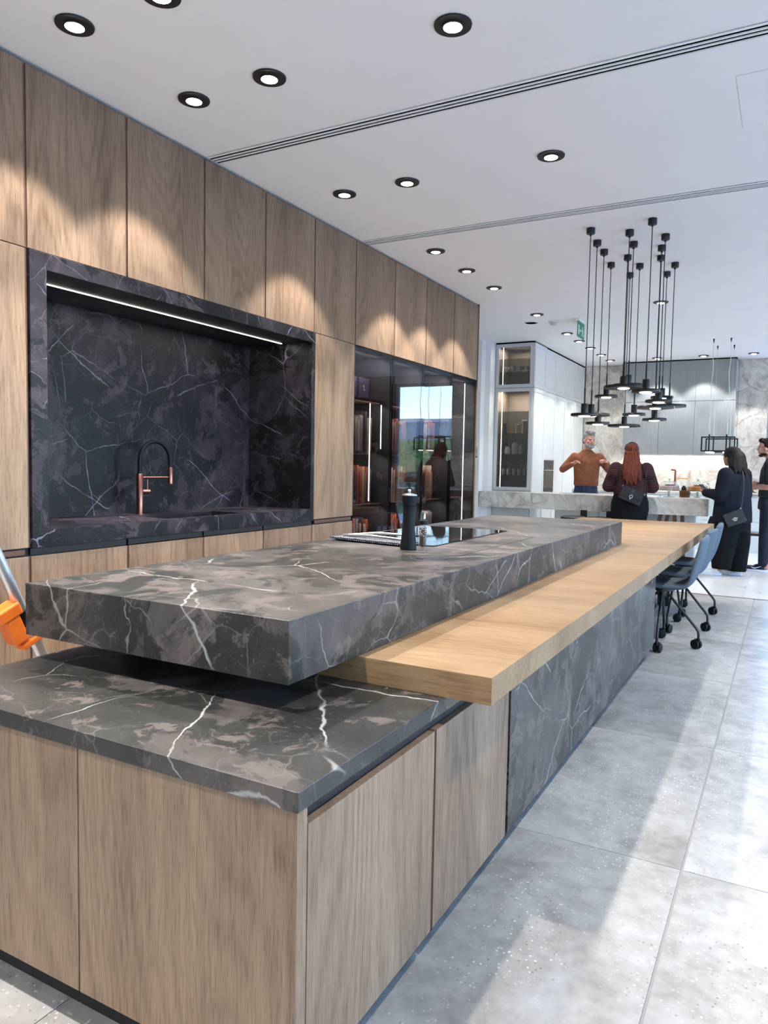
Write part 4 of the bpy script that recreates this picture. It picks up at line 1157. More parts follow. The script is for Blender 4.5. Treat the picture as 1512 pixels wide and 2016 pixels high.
for k in range(5):
    x = -3.78 + k * 0.085
    o = thing('utensil_cup', 'steel cup on the lowest glass shelf, %s from the left' % ORD[k], 'cup', (x, 10.62, 1.1602), group='steel cups in the glazed cabinet')
    MB().lathe([(0.028, 0.0002), (0.03, 0.005), (0.03, 0.10), (0.027, 0.10), (0.027, 0.01), (0, 0.008)], (x, 10.62, 1.16), 18).build('body', 'steel', o, smooth=True)
    if k in (1, 3, 4):
        MB().tube([(x, 10.62, 1.175), (x + 0.02, 10.62, 1.30), (x + 0.035, 10.62, 1.325)], [0.004, 0.005, 0.012], 8).build('spoon', 'steel', o, smooth=True)

# white shaker tall units going back
TY = [11.045, 11.66, 12.275, 12.89, 13.475]
def shaker(parent, name, y0, y1, z0, z1, mat='lacquer_white', fw=0.055):
    f_ = MB().box(-3.322, -3.300, y0 + .002, y0 + fw, z0, z1).box(-3.322, -3.300, y1 - fw, y1 - .002, z0, z1).box(-3.322, -3.300, y0 + fw, y1 - fw, z0, z0 + fw).box(-3.322, -3.300, y0 + fw, y1 - fw, z1 - fw, z1)
    d = f_.build(name, mat, parent, bevel=0.0015)
    MB().box(-3.322, -3.310, y0 + fw, y1 - fw, z0 + fw, z1 - fw).build('panel', mat, d)
    return d
shaker(bpy.data.objects['glazed_cabinet'], 'side_panel', GY0 + 0.02, 11.043, 2.442, 3.083)
shaker(bpy.data.objects['glazed_cabinet'], 'side_panel', GY0 + 0.02, 11.043, 0.09, 2.436)
for o in bpy.data.objects['glazed_cabinet'].children:
    if o.name.startswith('side_panel'): o.location.x += 0.0205
for i in range(4):
    y0, y1 = TY[i], TY[i + 1]
    t = thing('tall_unit', 'tall white panelled cabinet, %s back from the glazed cabinet%s' % (ORD[i], ', with built-in oven' if i == 0 else ''), 'cabinet', (-3.6, (y0 + y1) / 2, 0), group='white tall units')
    MB().box(-3.88, -3.3225, y0 + .001, y1 - .001, 0.0, 3.085).build('body', 'lacquer_white', t)
    MB().box(-3.88, -3.3, y0 + .001, y1 - .001, 3.0855, CEIL - .001).build('top_filler', 'black_void', t)
    shaker(t, 'door', y0, y1, 2.442, 3.083)
    if i == 0:
        shaker(t, 'door', y0, y1, 1.40, 2.436)
        shaker(t, 'door', y0, y1, 0.09, 0.87)
        ov = MB().box(-3.322, -3.302, y0 + .01, y1 - .01, 0.88, 1.39).build('oven', 'oven_glass', t, bevel=0.002)
        MB().box(-3.302, -3.299, y0 + .02, y1 - .02, 1.27, 1.38).build('control_panel', 'black_paint', ov)
        MB().tube([(-3.285, y0 + .06, 1.24), (-3.285, y1 - .06, 1.24)], 0.007, 10).build('handle', 'steel', ov, smooth=True)
    else:
        shaker(t, 'door', y0, y1, 0.09, 2.436)

# grey fluted wall cabinets
UXs = [-2.535, -1.955, -1.40, -0.805]
for i in range(3):
    for z0, z1, rw in ((1.535, 2.418, 'lower row'), (2.424, 3.083, 'upper row')):
        x0, x1 = UXs[i], UXs[i + 1]
        t = thing('wall_unit', 'grey fluted wall cabinet above the back worktop, %s, %s' % (rw, ('left', 'middle', 'right')[i]), 'cabinet', ((x0 + x1) / 2, 13.3, z0), group='grey fluted wall cabinets')
        MB().box(x0 + .0005, x1 - .0005, 13.172, 13.476, z0, z1).build('body', 'lacquer_grey', t)
        MB().box(x0 + .002, x1 - .002, 13.15, 13.1715, z0, z1).build('door', 'fluted_grey', t)
    area('undercabinet_light', ((UXs[i] + UXs[i + 1]) / 2, 13.40, 1.530), 0.5, 0.03, 1.8)
struct(MB().box(UXs[0], UXs[3], 13.16, 13.476, 3.084, CEIL - .001).build('trim_3', 'black_void'))
# back base units and worktop
BXs = [-3.29, -2.69, -2.09, -1.49, -0.89, -0.345]
for i in range(5):
    x0, x1 = BXs[i], BXs[i + 1]
    t = thing('base_unit', 'white base cabinet along the back wall, %s from the left' % ORD[i], 'cabinet', ((x0 + x1) / 2, 13.2, 0), group='white base units')
    MB().box(x0 + .001, x1 - .001, 12.90, 13.475, 0.0, 0.885).build('body', 'lacquer_white', t)
    for z0, z1 in ((0.09, 0.48), (0.484, 0.86)):
        MB().box(x0 + .002, x1 - .002, 12.88, 12.899, z0, z1).build('drawer_front', 'lacquer_white', t, bevel=0.0015)
tag(MB().box(-3.29, WB0 - 0.005, 12.86, 13.476, 0.8855, 0.925).build('back_worktop', 'stone_pale', None, bevel=0.002), 'pale stone worktop along the back wall under the grey cabinets', 'worktop')

# stone counter in front
KX0, KX1, KY0, KY1 = -3.955, -0.868, 10.10, 10.78
t = thing('stone_counter', 'pale veined stone breakfast counter with a deep front edge', 'counter', (-2.4, 10.4, 0))
MB().box(KX0 + 0.005, KX1, KY0, 10.249, 0.70, 0.921).box(-3.884, KX1, 10.249, 10.444, 0.70, 0.921).box(-3.295, KX1, 10.444, KY1, 0.70, 0.921).build('slab', 'stone_pale', t, bevel=0.002)
MB().box(-2.95, -1.05, 10.55, 10.75, 0.0005, 0.6995).build('base', 'lacquer_white', t)
for k in range(3):
    MB().box(-2.94 + k * 0.63, -2.32 + k * 0.63, 10.53, 10.549, 0.05, 0.69).build('base_panel', 'lacquer_white', t, bevel=0.002)
for x0_, dx, mt in ((-1.52, 0.07, 'walnut_leg'), (-1.43, 0.07, 'walnut_leg'), (-1.25, -0.03, 'walnut_leg'), (-1.165, -0.02, 'walnut_leg'), (-0.93, 0.10, 'black_paint')):
    MB().obox((x0_, 10.25, 0.35), (0.022, 0, 0), (0, 0.022, 0), (dx, 0.0, 0.349)).build('leg', mt, t)
# low dark stools under the counter
for k, (x, lb) in enumerate(((-2.50, 'dark low stool under the left of the stone counter'), (-2.16, 'dark low stool beside it, closer to the red-haired woman'))):
    o = thing('low_stool', lb, 'stool', (x, 9.86, 0), group='dark low stools')
    MB().lathe([(0.15, 0.585), (0.17, 0.595), (0.17, 0.625), (0.14, 0.64), (0, 0.642)], (x, 9.86, 0), 28).build('seat', 'chair_metal', o, smooth=True)
    MB().box(x + 0.06, x + 0.15, 9.98, 10.0, 0.60, 0.72).build('backrest', 'chair_metal', o, bevel=0.006)
    for sx in (-1, 1):
        for sy in (-1, 1):
            MB().tube([(x + sx * 0.15, 9.86 + sy * 0.11, 0.001), (x + sx * 0.09, 9.86 + sy * 0.08, 0.59)], [0.012, 0.016], 10).build('leg', 'walnut_leg', o, smooth=True)

# -------- food and things on the counter
KZ = 0.9212
def cake_dome(x, y, r, cake, top, lb):
    o = thing('cake_stand', lb, 'cake stand', (x, y, KZ), group='glass cake stands')
    MB().lathe([(r * 0.55, 0.0002), (r * 0.55, 0.004), (r * 0.15, 0.014), (0.014, 0.025), (0.014, 0.07), (r * 0.2, 0.078), (r, 0.083), (r, 0.091), (0, 0.091)], (x, y, KZ), 36).build('stand', 'glass_shelf', o, smooth=True)
    ck_ = MB().lathe([(r * 0.80, 0.0915), (r * 0.82, 0.10), (r * 0.80, 0.142), (r * 0.7, 0.15), (0, 0.152)], (x, y, KZ), 28).build('cake', cake, o, smooth=True)
    tp = MB()
    for k in range(9):
        a = k * 2.4
        tp.ell((x + r * 0.12 * math.sqrt(k) * math.cos(a), y + r * 0.12 * math.sqrt(k) * math.sin(a), KZ + 0.158), (0.016, 0.016, 0.010), None, 10, 6)
    tp.build('topping', top, ck_, smooth=True)
    d = MB().lathe([(r * 0.93, 0.092), (r * 0.93, 0.13), (r * 0.86, 0.165), (r * 0.65, 0.195), (r * 0.35, 0.211), (0.012, 0.216)], (x, y, KZ), 36).build('dome', 'glass_clear', o, smooth=True)
    MB().lathe([(0.008, 0.216), (0.008, 0.224), (0.018, 0.232), (0.018, 0.24), (0.006, 0.247), (0, 0.2475)], (x, y, KZ), 18).build('knob', 'glass_shelf', d, smooth=True)
cake_dome(-1.385, 10.42, 0.155, 'cake_pink', 'choc', 'domed glass cake stand with pale cake, by the red-haired woman')
cake_dome(-1.03, 10.42, 0.145, 'cake_orange', 'choc', 'domed glass cake stand with orange cake, beside the phone')
o = thing('wicker_basket', 'small round wicker basket between the two cake stands', 'basket', (-1.205, 10.585, KZ))
for k in range(7):
    z = KZ + 0.004 + k * 0.012
    MB().lathe([(0.062 + k * 0.001, z), (0.067 + k * 0.001, z + 0.005), (0.062 + k * 0.001, z + 0.0105)], (-1.205, 10.585, 0), 24).build('weave_band', 'wicker', o, smooth=True)
MB().lathe([(0.06, 0.0003), (0.06, 0.004)], (-1.205, 10.585, KZ), 20).build('bottom', 'wicker', o)
for k in range(3):
    a = k * 2.1
    tag(MB().ell((-1.205 + 0.026 * math.cos(a), 10.585 + 0.026 * math.sin(a), KZ + 0.07 + 0.010 * k), (0.032, 0.024, 0.066), None, 12, 10).build('pastry', 'choc' if k else 'bread', None, smooth=True), ('dark brown pastry standing in the wicker basket, the %s one' % ('lower' if k == 1 else 'taller')) if k else 'golden pastry standing in the wicker basket', 'pastry')
o = thing('clip_jar', 'large glass jar with flat wooden lid on the back worktop', 'jar', (-1.535, 13.12, 0.9253))
MB().lathe([(0.088, 0.0003), (0.092, 0.01), (0.092, 0.19), (0.08, 0.21)], (-1.535, 13.12, 0.9253), 28).build('glass_body', 'glass_clear', o, smooth=True)
MB().lathe([(0.097, 0.211), (0.099, 0.215), (0.099, 0.228), (0, 0.229)], (-1.535, 13.12, 0.9253), 28).build('lid', 'bread', o, smooth=True)
o = thing('water_bottle', 'small clear water bottle with grey cap beside the orange cake', 'bottle', (-0.925, 10.60, KZ))
MB().lathe([(0.03, 0.0003), (0.032, 0.005), (0.032, 0.12), (0.014, 0.16), (0.013, 0.172)], (-0.925, 10.60, KZ), 20).build('body', 'glass_shelf', o, smooth=True)
MB().lathe([(0.016, 0.172), (0.016, 0.192), (0, 0.193)], (-0.925, 10.60, KZ), 16).build('cap', 'lacquer_grey', o, smooth=True)
o = thing('copper_tap', 'slim copper tap on the back worktop, rising behind the cake stands', 'tap', (-1.67, 13.25, 0.9253))
MB().tube([(-1.67, 13.25, 0.9253), (-1.67, 13.25, 1.27)], 0.018, 14).build('column', 'copper', o, smooth=True)
MB().tube([(-1.66, 13.25, 1.275), (-1.74, 13.24, 1.285)], 0.017, 14).build('spout', 'copper', o, smooth=True)
MB().lathe([(0.03, 0.0), (0.03, 0.006), (0.019, 0.01)], (-1.67, 13.25, 0.9253), 20).build('base_ring', 'copper', o, smooth=True)
tag(MB().lathe([(0.05, 0.0003), (0.05, 0.004), (0.008, 0.01), (0.008, 0.03), (0.06, 0.036), (0.066, 0.042), (0, 0.04)], (-1.47, 10.24, KZ), 24).build('small_plate', 'china', None, smooth=True), 'small white footed plate at the right elbow of the red-haired woman', 'plate')
tag(MB().box(-2.83, -2.35, 10.32, 10.68, KZ, KZ + 0.004).build('serving_board', 'plaster_stone', None, bevel=0.001), 'flat grey board on the counter in front of the bearded man', 'board')
o = tag(MB().ell((-2.33, 13.05, 1.02), (0.15, 0.10, 0.095), None, 18, 12).build('bread_loaf', 'bread', None, smooth=True), 'round bread loaf on the back worktop by the man', 'bread')

# ================================================================== PEOPLE
def skin_mat(name, col):
    m, nt, out = new_mat(name)
    b = bsdf(nt, out, None, 0.5, 0, 0.4)
    n = noise(nt, coords(nt), 18, 3)
    nt.links.new(ramp(nt, n, [(0.3, tuple(c * 0.9 for c in col[:3]) + (1,)), (0.7, col)]).outputs[0], b.inputs['Base Color'])
    b.inputs['Subsurface Weight'].default_value = 0.08
    b.inputs['Subsurface Radius'].default_value = (0.01, 0.004, 0.002)
    return m
def hair_mat(name, dark, light):
    m, nt, out = new_mat(name)
    b = bsdf(nt, out, None, 0.6, 0, 0.25)
    v = coords(nt, (90, 90, 5))
    n = noise(nt, v, 1.0, 4, 0.6, 0.4)
    nt.links.new(ramp(nt, n, [(0.35, dark), (0.65, light)]).outputs[0], b.inputs['Base Color'])
    bump(nt, b, n, 0.7, 0.006)
    return m
def cloth_mat(name, col, var=0.15, scale=12, bs=0.35):
    m, nt, out = new_mat(name)
    b = bsdf(nt, out, None, 0.88, 0, 0.25)
    v = coords(nt)
    n = noise(nt, v, scale, 4, 0.6, 0.8)
    nt.links.new(ramp(nt, n, [(0.3, tuple(c * (1 - var) for c in col[:3]) + (1,)), (0.7, tuple(min(1, c * (1 + var)) for c in col[:3]) + (1,))]).outputs[0], b.inputs['Base Color'])
    bump(nt, b, n, bs, 0.02)
    return m
skin_mat('skin_pink', srgb(206, 150, 132)); skin_mat('skin_tan', srgb(186, 132, 110))
hair_mat('hair_grey', srgb(70, 68, 66), srgb(176, 174, 170)); hair_mat('hair_red', srgb(62, 24, 15), srgb(118, 54, 32)); hair_mat('hair_dark', srgb(20, 16, 15), srgb(52, 42, 38)); hair_mat('hair_black', srgb(12, 11, 11), srgb(34, 29, 28))
hair_mat('beard_grey', srgb(90, 82, 78), srgb(190, 184, 178))
cloth_mat('knit_brown', srgb(138, 86, 62), 0.2, 9, 0.6); cloth_mat('jeans_blue', srgb(54, 62, 88)); cloth_mat('cloth_black', srgb(13, 13, 17)); cloth_mat('cloth_navy', srgb(18, 22, 36)); cloth_mat('tee_charcoal', srgb(44, 47, 52)); cloth_mat('jeans_dark', srgb(40, 44, 56))
m, nt, out = new_mat('blouse_print'); b = bsdf(nt, out, None, 0.8, 0, 0.3)
wv = nt.nodes.new('ShaderNodeTexWave'); wv.bands_direction = 'Z'; wv.inputs['Scale'].default_value = 16; wv.inputs['Distortion'].default_value = 9; wv.inputs['Detail'].default_value = 3; wv.inputs['Detail Scale'].default_value = 0.7
nt.links.new(coords(nt, (0.7, 0.7, 1)), wv.inputs[0])
nt.links.new(ramp(nt, wv.outputs['Fac'], [(0.35, srgb(24, 12, 16)), (0.6, srgb(76, 40, 46))]).outputs[0], b.inputs['Base Color'])
painted('leather_black', srgb(18, 19, 22), 0.35, 0.1, 60, 0.1); painted('leather_grey', srgb(44, 46, 50), 0.45, 0.08, 60, 0.1)
painted('sneaker_white', srgb(226, 226, 228), 0.6, 0.03, 30, 0.05); painted('sneaker_navy', srgb(22, 28, 52), 0.7, 0.1, 60, 0.1)
plain('eye_white', srgb(150, 138, 130), 0.4); plain('eye_dark', srgb(28, 20, 16), 0.2); plain('lip', srgb(150, 84, 78), 0.5)

class Fig:
    def __init__(self, label, base, fwd):
        self.t = thing('person', label, 'person', (base[0], base[1], 0))
        self.B = Vector((base[0], base[1], 0)); self.f = Vector((fwd[0], fwd[1], 0)).normalized()
        self.s = Vector((self.f.y, -self.f.x, 0))
    def P(self, a, b, z): return self.B + self.s * a + self.f * b + Vector((0, 0, z))
    def frame(self, yaw=0.0, pitch=0.0):
        """3x3 with columns side, forward, up, turned by yaw (towards own right) and pitch (down)"""
        f = self.f * math.cos(yaw) + self.s * math.sin(yaw); s = Vector((f.y, -f.x, 0))
        f2 = f * math.cos(pitch) - Vector((0, 0, 1)) * math.sin(pitch); u = s.cross(f2)
        return Matrix((s, f2, u)).transposed()
    def rings(self, mb, rs, n=22):
        mb.rings([(self.P(a, b, z), w, d) for a, b, z, w, d in rs], self.s, self.f, n)
    def limb(self, mb, pts, rads): mb.limb([self.P(*p) for p in pts], rads)

def add_head(mb, c, R, k=1.0):
    E = lambda p, r: mb.ell(c + R @ Vector(p) * k, tuple(q * k for q in r), R, 18, 12)
    E((0, -0.008, 0.028), (0.076, 0.096, 0.088))         # skull
    E((0, 0.022, -0.035), (0.061, 0.068, 0.078))         # face
    E((0, 0.048, -0.088), (0.032, 0.030, 0.026))         # chin
    E((0, 0.072, 0.012), (0.046, 0.020, 0.013))          # brow
    E((0, 0.094, -0.022), (0.0115, 0.017, 0.016))        # nose tip
    mb.tube([c + R @ Vector((0, 0.083, 0.012)) * k, c + R @ Vector((0, 0.097, -0.020)) * k], [0.008 * k, 0.011 * k], 10)
    for s in (-1, 1):
        E((0.074 * s, -0.004, -0.012), (0.010, 0.019, 0.030))   # ears
        E((0.040 * s, 0.055, -0.022), (0.022, 0.022, 0.022))    # cheeks
def add_face(fig, c, R, k, brow_mat, mouth=True):
    for s in (-1, 1):
        e = MB().ell(c + R @ Vector((0.030 * s, 0.0755, -0.003)) * k, (0.0125 * k, 0.010 * k, 0.0075 * k), R, 12, 8).build('eye', 'eye_white', fig.t, smooth=True)
        MB().ell(c + R @ Vector((0.030 * s, 0.0825, -0.003)) * k, (0.006 * k, 0.0045 * k, 0.006 * k), R, 10, 6).build('iris', 'eye_dark', e, smooth=True)
        MB().ell(c + R @ Vector((0.031 * s, 0.085, 0.016)) * k, (0.020 * k, 0.008 * k, 0.0045 * k), R, 12, 6).build('eyebrow', brow_mat, fig.t, smooth=True)
    if mouth: MB().ell(c + R @ Vector((0, 0.083, -0.058)) * k, (0.022 * k, 0.010 * k, 0.006 * k), R, 12, 6).build('mouth', 'lip', fig.t, smooth=True)

def add_hand(mb, wrist, d, up, k=1.0, curl=0.5, left=False):
    """palm plus five fingers; d points along the hand, up is the back of the hand"""
    d = d.normalized(); up = (up - d * up.dot(d)).normalized(); sd = d.cross(up) * (-1 if left else 1)
    pc = wrist + d * 0.048 * k
    R = Matrix((sd, d, up)).transposed()
    mb.ell(pc, (0.040 * k, 0.050 * k, 0.017 * k), R, 14, 8)
    for i, (off, L) in enumerate(((0.031, 0.060), (0.0105, 0.072), (-0.0105, 0.068), (-0.030, 0.052))):
        p0 = wrist + d * 0.088 * k + sd * off * k
        a1 = curl * 0.8 + 0.07 * i; a2 = a1 + curl * 1.1; a3 = a2 + curl * 0.8
        pts = [p0 - d * 0.02 * k, p0]
        for a, l in ((a1, 0.42), (a2, 0.32), (a3, 0.26)):
            pts.append(pts[-1] + (d * math.cos(a) - up * math.sin(a)) * L * l * k)
        mb.limb(pts, [0.0095 * k, 0.0095 * k, 0.009 * k, 0.0082 * k, 0.007 * k], 8)
    t0 = wrist + d * 0.025 * k + sd * 0.030 * k
    t1 = t0 + (d * 0.6 + sd * 0.75 - up * 0.25).normalized() * 0.038 * k
    t2 = t1 + (d * 0.85 + sd * 0.25 - up * 0.45).normalized() * 0.032 * k
    t3 = t2 + (d * 0.9 - up * 0.5).normalized() * 0.024 * k
    mb.limb([t0, t1, t2, t3], [0.014 * k, 0.0115 * k, 0.010 * k, 0.008 * k], 8)

def shoe(fig, a, b, yaw, upper, sole, k=1.0):
    f = fig.f * math.cos(yaw) + fig.s * math.sin(yaw); s = Vector((f.y, -f.x, 0))
    o = fig.P(a, b, 0)
    R = Matrix((s, f, Vector((0, 0, 1)))).transposed()
    u = MB()
    u.ell(o + f * 0.01 * k + Vector((0, 0, 0.058)), (0.038 * k, 0.062 * k, 0.045 * k), R, 14, 10)
    u.ell(o + f * 0.12 * k + Vector((0, 0, 0.045)), (0.043 * k, 0.085 * k, 0.032 * k), R, 14, 10)
    u.tube([o + Vector((0, 0, 0.05)), o + Vector((0, 0, 0.11))], 0.042 * k, 12)
    sh = u.build('shoe', upper, fig.t, remesh=0.009, smoothit=4)
    so = MB()
    so.rings([(o + f * 0.07 * k + Vector((0, 0, z)), w * k, l * k) for z, w, l in ((0.001, 0.043, 0.135), (0.012, 0.047, 0.142), (0.030, 0.046, 0.140))], s, f, 28)
    so.build('sole', sole, sh, smooth=True)
    lc = MB()
    for q in range(3):
        c = o + f * (0.075 + 0.022 * q) * k + Vector((0, 0, 0.087 - 0.009 * q))
        lc.tube([c - s * 0.022, c + s * 0.022], 0.003, 6)
    lc.build('laces', sole, sh)

# ---- bearded man in a brown jumper behind the counter
F = Fig('bearded man in brown jumper gesturing behind the stone counter', (-2.657, 11.15), (0.34, -0.94))
body = MB()
hc = F.P(-0.02, 0.035, 1.705); HR = F.frame(-0.42, 0.05)
add_head(body, hc, HR, 1.07)
F.limb(body, [(0, -0.01, 1.42), (0, 0.0, 1.55), (-0.01, 0.02, 1.64)], [0.062, 0.058, 0.056])
F.rings(body, [(0, 0, 0.90, 0.15, 0.10), (0, 0, 1.1, 0.14, 0.09), (0, 0, 1.35, 0.16, 0.10), (0, 0, 1.47, 0.12, 0.07)])
rs = [(0.180, -0.005, 1.450), (0.345, -0.02, 1.262), (0.232, 0.185, 1.335)]; ls = [(-0.180, -0.005, 1.450), (-0.335, -0.02, 1.255), (-0.262, 0.18, 1.365)]
for p in (rs, ls): F.limb(body, p, [0.05, 0.04, 0.028])
add_hand(body, F.P(*rs[2]), F.P(0.165, 0.25, 1.385) - F.P(*rs[2]), Vector((0, 0, 1)) - F.f * 0.2, 1.1, 0.55)
add_hand(body, F.P(*ls[2]), F.P(-0.20, 0.235, 1.405) - F.P(*ls[2]), Vector((0, 0, 1)), 1.1, 0.95, True)
for a in (-0.095, 0.095): F.limb(body, [(a, 0, 0.92), (a * 1.05, 0.01, 0.50), (a * 1.05, 0, 0.07)], [0.075, 0.05, 0.04])
body.build('body', 'skin_pink', F.t, remesh=0.0075, smoothit=3)
add_face(F, hc, HR, 1.07, 'beard_grey', False)
top = MB()
F.rings(top, [(0, 0, 1.015, 0.172, 0.118), (0, 0, 1.045, 0.182, 0.125), (0, 0, 1.12, 0.180, 0.122), (0, 0, 1.24, 0.188, 0.122), (0, 0, 1.36, 0.196, 0.122), (0, 0, 1.43, 0.190, 0.108), (0, 0, 1.49, 0.150, 0.088), (0, 0, 1.53, 0.095, 0.074), (0, 0.005, 1.56, 0.068, 0.066)])
F.limb(top, rs, [0.068, 0.055, 0.041]); F.limb(top, ls, [0.068, 0.055, 0.041])
top.build('jumper', 'knit_brown', F.t, remesh=0.009, smoothit=6)
tr = MB()
F.rings(tr, [(0, 0, 0.84, 0.172, 0.12), (0, 0, 0.95, 0.174, 0.122), (0, 0, 1.03, 0.165, 0.112)])
for a in (-0.095, 0.095): F.limb(tr, [(a, 0, 0.88), (a * 1.08, 0.01, 0.50), (a * 1.08, 0, 0.10)], [0.093, 0.072, 0.058])
tr.build('trousers', 'jeans_blue', F.t, remesh=0.010, smoothit=5)
hr = MB()
for p, r in (((0, -0.018, 0.055), (0.083, 0.100, 0.078)), ((0, 0.055, 0.095), (0.058, 0.04, 0.032)), ((0.02, 0.03, 0.115), (0.05, 0.05, 0.028)), ((0, -0.07, 0.0), (0.07, 0.045, 0.07)), ((0.072, -0.02, 0.02), (0.014, 0.03, 0.035)), ((-0.072, -0.02, 0.02), (0.014, 0.03, 0.035))):
    hr.ell(hc + HR @ Vector(p) * 1.07, tuple(q * 1.07 for q in r), HR, 16, 10)
hr.build('hair', 'hair_grey', F.t, remesh=0.007, smoothit=2)
bd = MB()
for p, r in (((0, 0.055, -0.094), (0.044, 0.040, 0.032)), ((0.042, 0.032, -0.072), (0.026, 0.044, 0.034)), ((-0.042, 0.032, -0.072), (0.026, 0.044, 0.034)), ((0, 0.084, -0.045), (0.028, 0.014, 0.008))):
    bd.ell(hc + HR @ Vector(p) * 1.07, tuple(q * 1.07 for q in r), HR, 14, 10)
bd.build('beard', 'beard_grey', F.t, remesh=0.006, smoothit=2)
MB().ell(hc + HR @ Vector((0, 0.094, -0.060)) * 1.07, (0.018, 0.006, 0.004), HR, 10, 6).build('mouth', 'lip', F.t, smooth=True)
for a in (-0.103, 0.103): shoe(F, a, 0.0, 0, 'leather_black', 'rubber_black')

# ---- red-haired woman seen from behind
F = Fig('woman with long red hair in dark printed blouse, seen from behind', (-1.765, 9.78), (-0.22, 0.97))
body = MB()
hc = F.P(0, 0.01, 1.485); HR = F.frame(-0.10, 0.0)
add_head(body, hc, HR, 0.98)
F.limb(body, [(0, -0.01, 1.22), (0, 0.0, 1.34), (0, 0.01, 1.42)], [0.052, 0.05, 0.05])
F.rings(body, [(0, 0, 0.85, 0.16, 0.11), (0, 0, 1.05, 0.14, 0.09), (0, 0, 1.2, 0.14, 0.09), (0, 0, 1.3, 0.10, 0.06)])
rs = [(0.185, 0, 1.285), (0.272, 0.01, 1.055), (0.165, 0.225, 1.02)]; ls = [(-0.185, 0, 1.285), (-0.272, 0.01, 1.055), (-0.165, 0.225, 1.02)]
for p in (rs, ls): F.limb(body, p, [0.045, 0.038, 0.026])
add_hand(body, F.P(*rs[2]), -F.s * 0.5 + F.f * 0.8, Vector((0, 0, 1)), 0.92, 0.5, True)
add_hand(body, F.P(*ls[2]), F.s * 0.5 + F.f * 0.8, Vector((0, 0, 1)), 0.92, 0.5)
for a in (-0.1, 0.1): F.limb(body, [(a, 0, 0.85), (a, 0.01, 0.45), (a, 0, 0.07)], [0.08, 0.05, 0.04])
body.build('body', 'skin_pink', F.t, remesh=0.0085, smoothit=3)
add_face(F, hc, HR, 0.98, 'hair_red')
top = MB()
F.rings(top, [(0, 0, 0.955, 0.205, 0.150), (0, 0, 1.02, 0.208, 0.148), (0, 0, 1.12, 0.205, 0.142), (0, 0, 1.22, 0.215, 0.130), (0, 0, 1.29, 0.205, 0.105), (0, 0, 1.335, 0.13, 0.085), (0, 0, 1.37, 0.066, 0.062)])
F.limb(top, rs, [0.088, 0.078, 0.045]); F.limb(top, ls, [0.088, 0.078, 0.045])
top.build('blouse', 'blouse_print', F.t, remesh=0.0095, smoothit=5)
for sg in (-1, 1):   # frilled shoulder caps
    vs, fs = [], []
    for i in range(25):
        a = -0.3 + i / 24 * (math.pi + 0.6)
        for j, (r_, dz) in enumerate(((0.080, 0.0), (0.105, -0.06), (0.118, -0.105))):
            wv_ = 0.007 * math.sin(i * 1.9) * j
            q = F.P(sg * (0.185 + (r_ + wv_) * math.sin(a) * 0.95), -(r_ + wv_) * math.cos(a), 1.30 + dz - 0.012 * j)
            vs.append(q)
    for i in range(24):
        for j in range(2):
            a = i * 3 + j; fs.append((a, a + 3, a + 4, a + 1))
    o = MB().add(vs, fs).build('shoulder_frill', 'blouse_print', F.t, smooth=True)
    md = o.modifiers.new('solid', 'SOLIDIFY'); md.thickness = 0.003
tr = MB()
F.rings(tr, [(0, 0, 0.60, 0.205, 0.15), (0, -0.005, 0.76, 0.236, 0.170), (0, -0.005, 0.87, 0.228, 0.165), (0, 0, 0.98, 0.195, 0.142)])
for a in (-0.105, 0.105): F.limb(tr, [(a, 0, 0.70), (a, 0.01, 0.45), (a, 0, 0.09)], [0.115, 0.098, 0.085])
tr.build('trousers', 'cloth_black', F.t, remesh=0.011, smoothit=5)
hr = MB()
K = 0.98
for p, r in (((0, -0.015, 0.045), (0.090, 0.108, 0.088)), ((0, -0.05, -0.02), (0.090, 0.075, 0.10))):
    hr.ell(hc + HR @ Vector(p) * K, tuple(q * K for q in r), HR, 18, 12)
F.rings(hr, [(-0.01, -0.145, 1.10, 0.035, 0.012), (-0.005, -0.150, 1.16, 0.085, 0.020), (0, -0.140, 1.24, 0.118, 0.034), (0, -0.105, 1.33, 0.112, 0.050), (0, -0.07, 1.42, 0.100, 0.060), (0, -0.05, 1.50, 0.092, 0.070)])
rnd = random.Random(5)
for k in range(16):
    a0 = rnd.uniform(-0.075, 0.075); a1 = a0 * 1.3 + rnd.uniform(-0.02, 0.02); ze = rnd.uniform(1.06, 1.2)
    hr.limb([F.P(a0, -0.10, 1.44), F.P(a1, -0.152, 1.26), F.P(a1 * 1.02, -0.158, ze)], [0.02, 0.014, 0.005], 8)
hr.build('hair', 'hair_red', F.t, remesh=0.0065, smoothit=2)
hb = [hc + HR @ Vector((0.086 * math.cos(a) * K, 0.012 * K, (0.045 + 0.094 * math.sin(a)) * K)) for a in [math.pi * q / 14 for q in range(15)]]
MB().tube(hb, 0.009, 8).build('hair_band', 'leather_black', F.t, smooth=True)
for a in (-0.1, 0.1): shoe(F, a, 0.0, 0.15 if a > 0 else -0.15, 'leather_black', 'rubber_black', 0.92)
red = F
